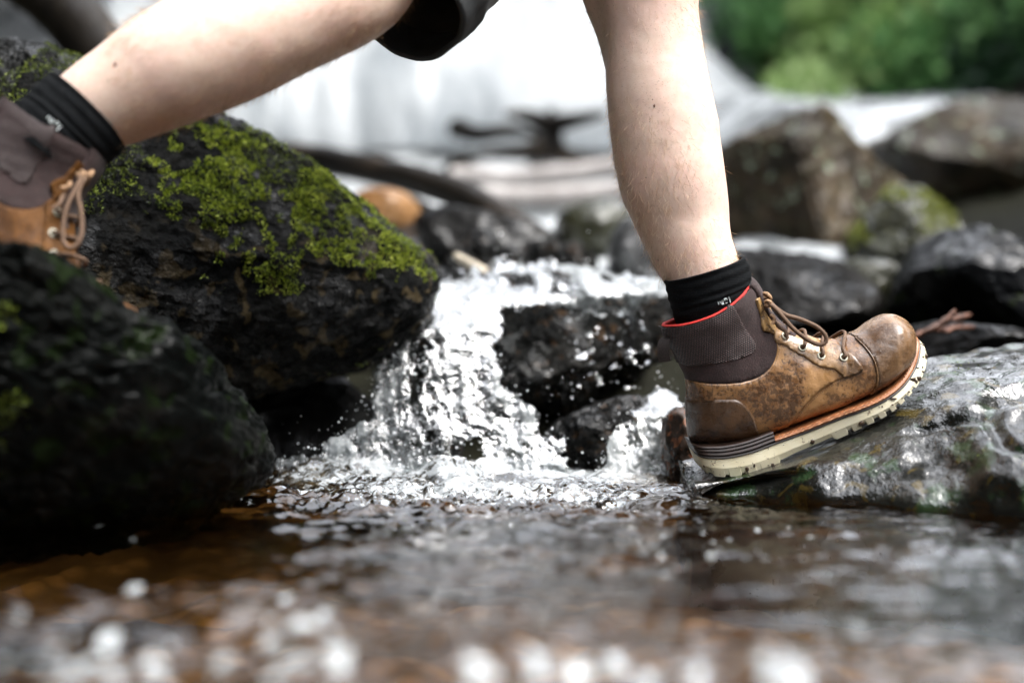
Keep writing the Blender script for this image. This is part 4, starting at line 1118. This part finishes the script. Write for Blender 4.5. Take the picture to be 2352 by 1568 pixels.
    Vl = np.concatenate([L, lip2[None], lip[None], lip0[None]], 0)
    link('collar_lining', make_mesh('collar_lining', Vl.reshape(-1, 3), grid_faces(Vl.shape[0], NA, True), M_RED), up)
    # --- tongue
    tp = [B(*p) for p in ((1230, 652), (1130, 622), (1040, 580), (965, 525), (915, 470), (885, 420), (862, 372), (842, 330), (818, 292), (792, 262), (768, 245))]
    tp = catmull(tp, 30); rows = []
    for i, p in enumerate(tp):
        w = 0.020 + 0.010 * i / 29
        t = tp[min(i + 1, 29)] - tp[max(i - 1, 0)]; t /= np.linalg.norm(t); nr = np.array([t[1], -t[0]]); nr = nr if nr[0] + nr[1] > 0 else -nr
        row = []
        for u in np.linspace(-1, 1, 11):
            d = -0.010 * u * u * (0.6 + 0.4 * i / 29)
            row.append((p[0] + nr[0] * (0.0018 + d), u * w, p[1] + nr[1] * (0.0018 + d)))
        for u in np.linspace(1, -1, 11):
            d = -0.010 * u * u * (0.6 + 0.4 * i / 29)
            row.append((p[0] + nr[0] * (-0.003 + d), u * w * 0.97, p[1] + nr[1] * (-0.003 + d)))
        rows.append(row)
    V = np.array(rows); n, k = V.shape[:2]
    link('tongue', make_mesh('tongue', V.reshape(-1, 3), grid_faces(n, k, True).tolist() + [list(range(k)), list(range((n - 1) * k, n * k))[::-1]], M_FELT), up)
    # --- eyelets and crossing laces
    eyes = [(967, 612), (1072, 680), (1184, 727), (1315, 735)]
    topp = [(1010, 552), (1118, 606), (1235, 628), (1372, 618)]
    ring_a = np.linspace(0, 2 * np.pi, 15)
    for j, e in enumerate(eyes):
        X, Z = B(*e)
        for side in (-1, 1):
            h = near_y(X, Z, 0.0028, side)
            if not h: continue
            c, n = h
            t1 = np.cross(n, [0, 1, 0.2]); t1 /= np.linalg.norm(t1); t2 = np.cross(n, t1)
            mb = MB()
            mb.tube([c + 0.0040 * (math.cos(a) * t1 + math.sin(a) * t2) + n * 0.0006 for a in ring_a], 0.0011, 6, caps=False)
            ey = link('eyelet', mb.mesh('eyelet', M_EYE), up)
            dv = [c + n * 0.0002] + [c + 0.0030 * (math.cos(a) * t1 + math.sin(a) * t2) + n * 0.0002 for a in ring_a[:-1]]
            mh = make_mesh('eyelet_hole', np.array(dv), [[0, i, i % 14 + 1] for i in range(1, 15)], M_HOLE, False)
            mb.add(np.array(dv), [[0, i, i % 14 + 1] for i in range(1, 15)])
            me = mb.mesh('eyelet', M_EYE); me.materials.append(M_HOLE)
            mi = np.zeros(len(me.polygons), np.int32); mi[-14:] = 1; me.polygons.foreach_set('material_index', mi)
            ey.data = me
    for j, e in enumerate(eyes):
        c = near_y(*B(*e), 0.0022)[0]; tX, tZ = B(*topp[j])
        mid = near_y(*B(0.55 * e[0] + 0.45 * topp[j][0] + 4, 0.55 * e[1] + 0.45 * topp[j][1]), 0.0052)
        mid = mid[0] if mid else np.array([tX, -0.012, tZ])
        half = [c, c + [0.002, -0.003, 0.0035], mid, np.array([tX, -0.010, tZ + 0.0035])]
        full = half + [np.array([tX + 0.001, 0, tZ + 0.0050])] + [q * [1, -1, 1] for q in half[::-1]]
        mb = MB(); mb.tube(catmull(full, 34), 0.0021, 7)
        link('lace', mb.mesh('lace', M_LACE), up)
    # bow loop and loose strands
    def L3(pts): return [np.array([B(x, y)[0], yy, B(x, y)[1]]) for x, y, yy in pts]
    mb = MB()
    mb.tube(catmull(L3([(858, 372, -0.020), (900, 425, -0.030), (960, 468, -0.036), (1035, 490, -0.038), (1110, 520, -0.039), (1165, 552, -0.040), (1202, 595, -0.041), (1203, 632, -0.041), (1172, 648, -0.041), (1125, 636, -0.041), (1060, 598, -0.041), (990, 540, -0.041), (930, 470, -0.038), (885, 420, -0.034), (855, 400, -0.030)]), 90), 0.0026, 8)
    link('lace_loop', mb.mesh('lace_loop', M_LACE), up)
    mb = MB()
    mb.tube(catmull(L3([(905, 520, -0.030), (930, 548, -0.034), (958, 572, -0.038), (968, 612, -0.040)]), 20), 0.0022, 7)
    mb.tube(catmull(L3([(890, 500, -0.022), (940, 535, -0.018), (1000, 575, -0.012)]), 14), 0.0022, 7)
    link('lace', mb.mesh('lace', M_LACE), up)
    mb = MB()
    mb.tube(catmull(L3([(832, 352, -0.014), (848, 342, -0.020), (862, 350, -0.024), (874, 368, -0.024), (868, 382, -0.020), (852, 376, -0.018), (846, 360, -0.022)]), 40), 0.0025, 7)
    mb.tube(catmull(L3([(838, 392, -0.028), (850, 384, -0.031), (864, 392, -0.032), (862, 408, -0.031), (846, 414, -0.030), (836, 404, -0.030)]), 30), 0.0023, 7)
    mb.tube(catmull(L3([(868, 470, -0.032), (884, 480, -0.034), (888, 505, -0.034), (876, 525, -0.034)]), 20), 0.0023, 7)
    link('lace_knot', mb.mesh('lace_knot', M_KNOT), up)
    # --- pull tab
    def ribbon(pts, wv, th, mb):
        P = catmull(L3(pts), 26); wv = np.asarray(wv, float)
        T = np.gradient(P, axis=0); T /= np.linalg.norm(T, axis=1)[:, None]
        nn_ = np.cross(T, wv); nn_ /= np.linalg.norm(nn_, axis=1)[:, None]
        rows = np.stack([P - wv - nn_ * th, P + wv - nn_ * th, P + wv + nn_ * th, P - wv + nn_ * th], 1)
        mb.add(rows.reshape(-1, 3), grid_faces(26, 4, True).tolist() + [[0, 1, 2, 3], [103, 102, 101, 100]])
    mb = MB()
    ribbon([(292, 622, -0.006), (262, 617, -0.009), (236, 632, -0.012), (224, 670, -0.014), (226, 715, -0.013), (238, 768, -0.010)], (0.0062, -0.004, 0.0012), 0.0009, mb)
    ribbon([(282, 648, -0.004), (298, 668, -0.006), (312, 700, -0.008), (336, 772, -0.012)], (0.0034, -0.006, 0.001), 0.0009, mb)
    link('pull_tab', mb.mesh('pull_tab', M_STRAP, smooth_shade=False), up)
    # --- clods of mud stuck to the sole
    rng = np.random.default_rng(31); mb = MB(); D, Fi = ico(2)
    for _ in range(70):
        i = int(rng.choice([rng.integers(30, 200), rng.integers(200, 400), rng.integers(330, 410)]))
        f = rng.uniform(0.1, 0.95); p = ST[i] + (SB[i] - ST[i]) * f
        r = 0.0006 + 0.0022 * rng.random() ** 3
        v = D * r * rng.uniform(0.5, 1.5, 3); v[:, 1] *= 0.5; v = v * (1 + 0.4 * fbm(v + i, 500, 2, i))[:, None]
        mb.add(v + [p[0], -(SW[i] + 0.0006), p[1]], Fi)
    o = link('mud', mb.mesh('mud', M_MUD), up); o['kind'] = 'stuff'
    return up

def sock(parent):
    SR = [((247, 268), (722, 120)), ((254, 300), (742, 150)), ((264, 350), (758, 195)), ((280, 400), (770, 245)), ((292, 440), (772, 275)), ((305, 480), (768, 300)), ((330, 560), (770, 350)), ((350, 660), (790, 430))]
    n, k = 60, 72
    Kp = catmull([B(*a) for a, b in SR], n); Fp = catmull([B(*b) for a, b in SR], n)
    th = np.linspace(0, 2 * np.pi, k, endpoint=False)
    def rows(shrink):
        V = np.zeros((n, k, 3))
        for i in range(n):
            c = 0.5 * (Kp[i] + Fp[i]); a = 0.5 * (Fp[i] - Kp[i]) * shrink * 1.035; w = (0.0455 + 0.001 * i / n) * shrink
            V[i, :, 0] = c[0] + a[0] * np.cos(th); V[i, :, 2] = c[1] + a[1] * np.cos(th); V[i, :, 1] = w * np.sin(th)
        return V
    V = rows(1.0); c = V.mean(1, keepdims=True); d = V - c; d /= np.linalg.norm(d, axis=2)[..., None]
    folds = 0.0005 * np.sin(np.arange(n) * 0.62)[:, None] * (1 + 0.0 * th) + 0.0018 * fbm(V * [1, 1, 2.4], 26, 3, 601)
    V = V + d * folds[..., None]
    inner = V[::-1] - d[::-1] * 0.003
    VV = np.concatenate([inner[-12:], V], 0)
    m = bpy.data.materials.get('black_sock')
    if m is None:
        m, nt, out = new_mat('black_sock'); N = NT(nt)
        lint = N.voro(520); sl = N.noise(40, 2)
        bs = N.mix(N.frange(lint, 0.16, 0.10, 0, 0.5), N.ramp(N.noise(600, 2), [(0.3, (0.002, 0.0025, 0.003)), (0.7, (0.007, 0.008, 0.009))]), (0.10, 0.095, 0.085))
        wv = N.n('ShaderNodeTexWave'); wv.inputs['Scale'].default_value = 170; wv.bands_direction = 'Z'; N.set(wv.inputs[0], N.co())
        N.principled(out, bs, 0.95, N.bump(N.math('ADD', wv.outputs[1], N.noise(500, 2)), 0.35, 0.0008), Specular_IOR_Level=0.1)
    o = link('sock', make_mesh('sock', VV.reshape(-1, 3), grid_faces(VV.shape[0], k, True), m), parent)
    # emblem: a short row of knitted white bars
    bv = BVHTree.FromPolygons(V.reshape(-1, 3).tolist(), grid_faces(n, k, True).tolist())
    mb = MB()
    def bar(x0, y0, x1, y1, r=0.00085):
        r *= 0.62
        pp = []
        for t in (0, 0.5, 1):
            X, Z = B(x0 + (x1 - x0) * t, y0 + (y1 - y0) * t)
            h = bv.ray_cast(Vector((X, -0.2, Z)), Vector((0, 1, 0)))
            if h[0] is not None: pp.append(np.array(h[0]) + [0, -0.0003, 0])
        if len(pp) == 3: mb.tube(pp, r, 5)
    bar(525, 381, 530, 398); bar(537, 378, 541, 390, 0.0006); bar(547, 374, 552, 398); bar(554, 372, 560, 396, 0.0007)
    bar(562, 366, 582, 361); bar(563, 374, 572, 372, 0.0006); bar(573, 391, 583, 388, 0.0006); bar(580, 363, 582, 372, 0.0006); bar(594, 353, 603, 386, 0.0010); bar(590, 356, 594, 354, 0.0006)
    link('sock_emblem', mb.mesh('sock_emblem', simple_mat('white_knit', (0.55, 0.60, 0.60), 0.8, 0.3, 500)), o)
    return o

# ================================================================== PERSON
PB = np.array([0.0, 1.62, 0.05])
person = empty('person', PB)
thing(person, 'person in dark shorts, black socks and tan hiking boots striding across the stream', 'person')

def body():
    mb = MB()
    def limb(pts, seg=40, n=60, yf=0.9):
        P = catmull([np.array(W(a, b, Y)) for a, b, Y, r in pts], n)
        R = catmull([[r * Y / FOC] for a, b, Y, r in pts], n)[:, 0]
        mb.tube(P, R, seg, flat=yf)
    # front leg: foot in the boot, calf, knee, thigh
    limb([(1700, 880, 1.685, 70), (1662, 800, 1.685, 80), (1640, 715, 1.685, 84), (1610, 628, 1.69, 88), (1584, 560, 1.695, 97), (1566, 500, 1.70, 109), (1547, 430, 1.70, 120.5), (1536, 370, 1.70, 124), (1524.5, 290, 1.70, 124.5),
          (1511, 200, 1.70, 119), (1501, 100, 1.70, 111), (1493, 40, 1.70, 113), (1484, -20, 1.70, 122), (1468, -90, 1.70, 130), (1430, -190, 1.70, 142), (1370, -340, 1.71, 158), (1285, -540, 1.72, 176), (1215, -740, 1.73, 188)])
    limb([(1440, 160, 1.715, 50), (1425, 90, 1.715, 52), (1402, 20, 1.715, 55), (1380, -60, 1.715, 58), (1380, -160, 1.715, 60)], 24, 24)
    # rear leg
    limb([(70, 368, 1.475, 66), (108, 333, 1.475, 80), (155, 292, 1.475, 95), (205, 258, 1.475, 104), (300, 205, 1.48, 119), (400, 150, 1.485, 137), (520, 90, 1.50, 148), (640, 42, 1.515, 139), (740, 8, 1.53, 127), (800, -14, 1.54, 119), (838, -50, 1.55, 120),
          (860, -130, 1.57, 132), (920, -300, 1.60, 152), (1020, -530, 1.62, 178), (1110, -740, 1.64, 190)])
    # pelvis, trunk, neck
    hip = np.array(W(1160, -760, 1.68))
    def body_tube(pts, rad, fl, seg=36): mb.tube(catmull(pts, 26), catmull([[r] for r in rad], 26)[:, 0], seg, flat=fl)
    body_tube([hip + [0, 0, -0.06], hip + [0.0, 0, 0.05], hip + [0.02, 0, 0.20], hip + [0.05, 0, 0.36], hip + [0.07, 0, 0.50], hip + [0.085, 0, 0.57]], [0.09, 0.115, 0.105, 0.12, 0.11, 0.05], 1.45)
    body_tube([hip + [0.08, 0, 0.52], hip + [0.10, 0, 0.62], hip + [0.115, 0, 0.68]], [0.06, 0.055, 0.055], 1.0, 24)
    hd = hip + [0.135, 0, 0.76]
    D, F = ico(4)
    Hs = D * [0.095, 0.076, 0.118]
    Hs[:, 0] += 0.012 * np.exp(-((Hs[:, 2] + 0.075) / 0.03) ** 2) * (Hs[:, 0] > 0)
    Hs[:, 0] += 0.024 * np.exp(-((Hs[:, 2] + 0.012) / 0.02) ** 2 - (Hs[:, 1] / 0.013) ** 2) * (Hs[:, 0] > 0)
    mb.add(Hs + hd, F)
    for s in (-1, 1):
        mb.add(D * [0.022, 0.010, 0.032] + hd + [-0.005, s * 0.078, -0.005], F)
        sh = hip + [0.075, s * 0.17, 0.49]
        el = sh + ([0.10, s * 0.06, -0.27] if s > 0 else [-0.14, s * 0.06, -0.24]); wr = el + ([0.17, 0, -0.13] if s > 0 else [0.12, 0, -0.20])
        mb.tube(catmull([sh, (sh + el) / 2, el, (el + wr) / 2, wr], 24), catmull([[0.055], [0.047], [0.038], [0.036], [0.027]], 24)[:, 0], 20)
        dv = (wr - el) / np.linalg.norm(wr - el); pm = wr + dv * 0.055
        mb.tube([wr - dv * 0.01, wr + dv * 0.03, pm, pm + dv * 0.03], [0.026, 0.036, 0.040, 0.034], 16, flat=0.5)
        sidev = np.cross(dv, [0, 1, 0]); sidev /= np.linalg.norm(sidev)
        for k, (o, l) in enumerate(((-0.030, 0.062), (-0.010, 0.075), (0.010, 0.078), (0.028, 0.068))):
            b0 = pm + sidev * o + dv * 0.02; cu = np.array([0, -s * 0.02, -0.02])
            mb.tube(catmull([b0, b0 + dv * l * 0.5 + cu * 0.2, b0 + dv * l + cu], 8), [0.009] * 4 + [0.0085, 0.008, 0.0075, 0.006], 8)
        tb = wr + dv * 0.02 - sidev * 0.03
        mb.tube(catmull([tb, tb + dv * 0.03 - sidev * 0.022, tb + dv * 0.062 - sidev * 0.028], 8), [0.012] * 4 + [0.011, 0.010, 0.009, 0.007], 8)
    me = mb.mesh('body', None)
    o = bpy.data.objects.new('body_tmp', me); COL.objects.link(o)
    rm = o.modifiers.new('r', 'REMESH'); rm.mode = 'VOXEL'; rm.voxel_size = 0.0048; rm.use_smooth_shade = True
    sm = o.modifiers.new('s', 'SMOOTH'); sm.iterations = 10; sm.factor = 0.5
    dg = bpy.context.evaluated_depsgraph_get()
    me2 = bpy.data.meshes.new_from_object(o.evaluated_get(dg))
    bpy.data.objects.remove(o)
    n = len(me2.vertices); co = np.empty(n * 3, np.float32); me2.vertices.foreach_get('co', co); co = co.reshape(-1, 3).astype(float)
    tri = []
    me2.calc_loop_triangles(); T = np.empty(len(me2.loop_triangles) * 3, np.int32); me2.loop_triangles.foreach_get('vertices', T); T = T.reshape(-1, 3)
    Nn = vert_normals(co, T)
    co = co + Nn * (0.0022 * fbm(co, 9, 2, 699) + 0.0009 * fbm(co, 22, 3, 701) + 0.0004 * fbm(co, 70, 2, 703))[:, None]
    me2.vertices.foreach_set('co', (co - PB).astype(np.float32).ravel()); me2.update()
    me2.polygons.foreach_set('use_smooth', np.ones(len(me2.polygons), bool))
    me2.name = 'body'
    m, nt, out = new_mat('pale_skin'); N = NT(nt)
    a = N.noise(16, 4, 0.6); b = N.noise(140, 4, 0.65)
    base = N.mix(N.frange(a, 0.35, 0.68), (0.78, 0.60, 0.49), (0.79, 0.565, 0.475))
    base = N.mix(N.frange(b, 0.35, 0.7, 0, 0.3), base, (0.60, 0.39, 0.28))
    fk = N.voro(330, rnd=1.0); fm = N.noise(24, 3, 0.6)
    base = N.mix(N.math('MULTIPLY', N.frange(fk, 0.22, 0.10), N.frange(fm, 0.40, 0.60, 0.12, 0.75)), base, (0.28, 0.13, 0.07))
    fk2 = N.voro(70)
    base = N.mix(N.frange(fk2, 0.05, 0.035, 0, 0.6), base, (0.20, 0.09, 0.05))
    h = N.math('ADD', N.noise(900, 3, 0.6), N.math('MULTIPLY', N.noise(260, 3), 0.8))
    p = N.principled(out, base, 0.48, N.bump(h, 0.22, 0.0008), Specular_IOR_Level=0.4, Subsurface_Weight=0.12, Subsurface_Scale=0.006)
    p.inputs['Subsurface Radius'].default_value = (1.0, 0.35, 0.2)
    me2.materials.append(m)
    ob = link('body', me2, person)
    return ob, co, T
body_o, bV, bT = body()

# fine fair hair on the shins and calves
def leg_hair():
    rng = np.random.default_rng(91)
    k = (bV[bT].mean(1)[:, 2] < 0.66) & (bV[bT].mean(1)[:, 2] > 0.2) & (np.abs(bV[bT].mean(1)[:, 0]) < 0.6)
    P, Nn = sample_surface(bV, bT[k], 42000, rng)
    if np.einsum('ij,ij->i', vert_normals(bV, bT)[bT[:1, 0]], np.cross(bV[bT[:1, 1]] - bV[bT[:1, 0]], bV[bT[:1, 2]] - bV[bT[:1, 0]])).mean() < 0: Nn = -Nn
    x, y = pxy(P)
    front = x > 1150
    ok = np.where(front, (y < 640), (x > 285) | (y < 200)) & ~((~front) & (y > 60) & (x < 250))
    dens = smooth(0.25, 0.75, 0.5 + 0.5 * fbm(P, 12, 2, 93)) * np.where(front, 0.25 + 0.75 * smooth(150, 520, y), 0.6)
    ok &= rng.random(len(P)) < dens
    P, Nn, front = P[ok], Nn[ok], front[ok]; n = len(P)
    down = np.where(front[:, None], np.array([0.20, 0, -0.98]), np.array([-0.88, 0, -0.42]))
    tg = down - (down * Nn).sum(1)[:, None] * Nn; tg /= np.linalg.norm(tg, axis=1)[:, None] + 1e-9
    L = rng.uniform(0.005, 0.013, n)[:, None]
    d0 = tg * 0.75 + Nn * rng.uniform(0.25, 0.9, n)[:, None] + 0.35 * rng.normal(size=(n, 3)); d0 /= np.linalg.norm(d0, axis=1)[:, None]
    cv = 0.6 * rng.normal(size=(n, 3)) + tg * 0.5
    w = np.cross(d0, rng.normal(size=(n, 3))); w /= np.linalg.norm(w, axis=1)[:, None]; w *= 0.00012
    pts = [P + d0 * L * t + cv * L * t * t * 0.4 for t in (0, 0.35, 0.7, 1.0)]
    V = np.stack([pts[0] - w, pts[0] + w, pts[1] - w, pts[1] + w, pts[2] - w * 0.7, pts[2] + w * 0.7, pts[3]], 1).reshape(-1, 3)
    b = np.arange(n)[:, None] * 7
    F = np.concatenate([b + [0, 1, 3], b + [0, 3, 2], b + [2, 3, 5], b + [2, 5, 4], b + [4, 5, 6]], 1).reshape(-1, 3)
    m, nt, out = new_mat('fair_hair'); N = NT(nt)
    N.principled(out, (0.40, 0.26, 0.14), 0.5)
    o = link('leg_hair', make_mesh('leg_hair', V - PB, F, m, False), person); o['kind'] = 'stuff'
leg_hair()

bvb = BVHTree.FromPolygons(bV.tolist(), bT.tolist())
M_MOLE = simple_mat('mole_brown', (0.13, 0.055, 0.035), 0.5, 0.2)
D2, F2 = ico(2)
for px_, py_, r in ((1503, 243, 0.0016), (1499, 229, 0.0007), (265, 149, 0.0020), (1484, 408, 0.0008), (1512, 597, 0.0009), (250, 187, 0.0008)):
    d = (W(px_, py_, 1.0) - Vector((0, 0, CAM_H))).normalized()
    h = bvb.ray_cast(Vector((0, 0, CAM_H)), d)
    if h[0] is None: continue
    v = D2 * r * np.array([0.8, 0.45, 1.3]); v = v * (1 + 0.3 * fbm(D2 * 1.0 + px_, 1.2, 2, 3))[:, None]
    link('mole', make_mesh('mole', v, F2, M_MOLE), person, Vector(h[0]) - Vector(PB))

# boots and socks
ROLL = math.radians(7.0)
fa = math.radians(28.6)
Mroll = Matrix.Rotation(ROLL, 4, Vector((math.cos(fa), 0, math.sin(fa))))
fb = build_boot(person)
fs = sock(person)
Mf = Matrix.Translation(BLOC - Vector(PB)) @ Mroll
fb.matrix_basis = Mf; fs.matrix_basis = Matrix.Translation(Vector((0, 0, 0))) @ Mf
fb['label'] = 'muddy tan leather hiking boot of the front foot, whole and in focus'
def copy_tree(o, parent):
    c = o.copy(); COL.objects.link(c); c.parent = parent
    for ch in list(o.children):
        if ch.name.split('.')[0] != 'collar_lining': copy_tree(ch, c)
    return c
rb = copy_tree(fb, person); rs = copy_tree(fs, person)
M_REAR_SHADE = leather_mat('shaded_amber_leather', (0.11, 0.047, 0.012), (0.05, 0.020, 0.006), 0.36, 0.56, speck=0.4, gloss=(0.5, 0.7), spec=0.12, coat=0.0)  # same tan leather with the rear boot's shade put into the colour
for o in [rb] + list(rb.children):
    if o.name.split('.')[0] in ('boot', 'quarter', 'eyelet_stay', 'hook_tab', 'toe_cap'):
        o.data = o.data.copy(); o.data.materials[0] = M_REAR_SHADE
rb['label'] = 'tan leather hiking boot of the rear foot, blurred, cut by the left edge'
TH = math.radians(60)
Mr = Matrix.Rotation(TH, 4, 'Y') @ Matrix.Rotation(math.radians(-13), 4, Vector((math.cos(fa), 0, math.sin(fa))))
sc_ = 0.5 * (B(247, 268) + B(722, 120))
tgt = W(204, 252, 1.475) - Mr @ Vector((sc_[0], 0, sc_[1]))
Mr = Matrix.Translation(tgt - Vector(PB)) @ Mr
cs_ = Vector((sc_[0], 0, sc_[1]))
rb.matrix_basis = Mr; rs.matrix_basis = Mr @ Matrix.Translation(cs_) @ Matrix.Scale(1.06, 4) @ Matrix.Translation(-cs_)

# shorts: two cloth tubes with turned hems, joined at the seat
def shorts():
    hip = np.array(W(1160, -760, 1.68)); mb = MB(); hems = MB()
    def cloth(path, rads, fl, n=70, seg=72, seed=0, up=(0, 1, 0)):
        P = catmull(path, n); R = catmull([[r] for r in rads], n)[:, 0]
        V, F = tube_arrays(P, R, seg, flat=fl, caps=False, up=up)
        c = np.repeat(P, seg, 0); d = V - c; dn = d / np.linalg.norm(d, axis=1)[:, None]
        V = V + dn * (0.010 * fbm(V * [1, 1, 0.8], 10, 3, seed) + 0.004 * fbm(V, 30, 2, seed + 5))[:, None]
        G = V.reshape(n, seg, 3); Dn = dn.reshape(n, seg, 3)
        inner = G - Dn * 0.0022
        allr = np.concatenate([inner[::-1], G], 0)
        mb.add(allr.reshape(-1, 3), grid_faces(allr.shape[0], seg, True))
        # hem: a doubled band at the mouth
        h = 14
        hm = np.concatenate([(G - Dn * 0.0052)[1:h][::-1], (G + Dn * 0.0000)[:1] - (G[1:2] - G[0:1]) * 0.5, (G + Dn * 0.0016)[1:h]], 0)
        hems.add(hm.reshape(-1, 3), grid_faces(hm.shape[0], seg, True))
        # inner fold line above the hem
    d = np.array([0.42, 0.52, 0.74]); d /= np.linalg.norm(d)
    C = np.array(W(915, 6, 1.57))
    cloth([C, C + d * 0.05, C + d * 0.14 + [0.0, 0, 0.02], 0.5 * (C + hip) + [0.03, -0.03, 0.02], hip + [0.0, -0.075, 0.0], hip + [0, -0.06, 0.10]], [0.080, 0.086, 0.098, 0.108, 0.115, 0.12], 1.0, seed=801)
    C2 = np.array(W(1400, -260, 1.71))
    cloth([C2, C2 * 0.6 + hip * 0.4 + [0, 0.03, 0], hip + [0.0, 0.075, 0], hip + [0, 0.06, 0.1]], [0.100, 0.108, 0.115, 0.12], 1.0, seed=811)
    m, nt, out = new_mat('dark_shorts_cloth'); N = NT(nt)
    wv = N.noise(520, 2, 0.6); b = N.noise(22, 4, 0.6)
    bs = N.mix(N.frange(b, 0.35, 0.65), (0.028, 0.033, 0.034), (0.055, 0.064, 0.066))
    N.principled(out, bs, 0.75, N.bump(wv, 0.3, 0.0006), Sheen_Weight=0.2)
    o = link('shorts', make_mesh('shorts', np.concatenate(mb.V) - PB, mb.F, m), person)
    m2 = simple_mat('shorts_hem_cloth', (0.022, 0.025, 0.027), 0.8, 0.3, 300)
    link('hem', make_mesh('hem', np.concatenate(hems.V) - PB, hems.F, m2), o)
    # shirt and hair, above the picture
    s = MB()
    s.tube(catmull([hip + [0, 0, 0.04], hip + [0.02, 0, 0.20], hip + [0.05, 0, 0.36], hip + [0.072, 0, 0.50], hip + [0.09, 0, 0.585]], 20), catmull([[0.128], [0.122], [0.134], [0.122], [0.058]], 20)[:, 0], 32, flat=1.42, caps=False)
    for sd_ in (-1, 1):
        sh = hip + [0.075, sd_ * 0.15, 0.50]; el = sh + ([0.06, sd_ * 0.06, -0.17] if sd_ > 0 else [-0.08, sd_ * 0.06, -0.15])
        s.tube([sh, (sh + el) / 2, el], [0.066, 0.064, 0.062], 20, caps=False)
    link('shirt', make_mesh('shirt', np.concatenate(s.V) - PB, s.F, simple_mat('grey_shirt', (0.10, 0.11, 0.12), 0.85, 0.2)), person)
    D, F = ico(4)
    H = D * [0.101, 0.084, 0.124]; kk = (H[:, 2] > 0.02 - 0.6 * np.maximum(-H[:, 0], 0)) & ((H[:, 0] < 0.06) | (H[:, 2] > 0.07))
    f = F[kk[F].all(1)]
    link('hair', make_mesh('hair', H + hip + [0.133, 0, 0.765] - PB, f, simple_mat('brown_hair', (0.10, 0.06, 0.035), 0.6, 0.4, 200)), person)
shorts()
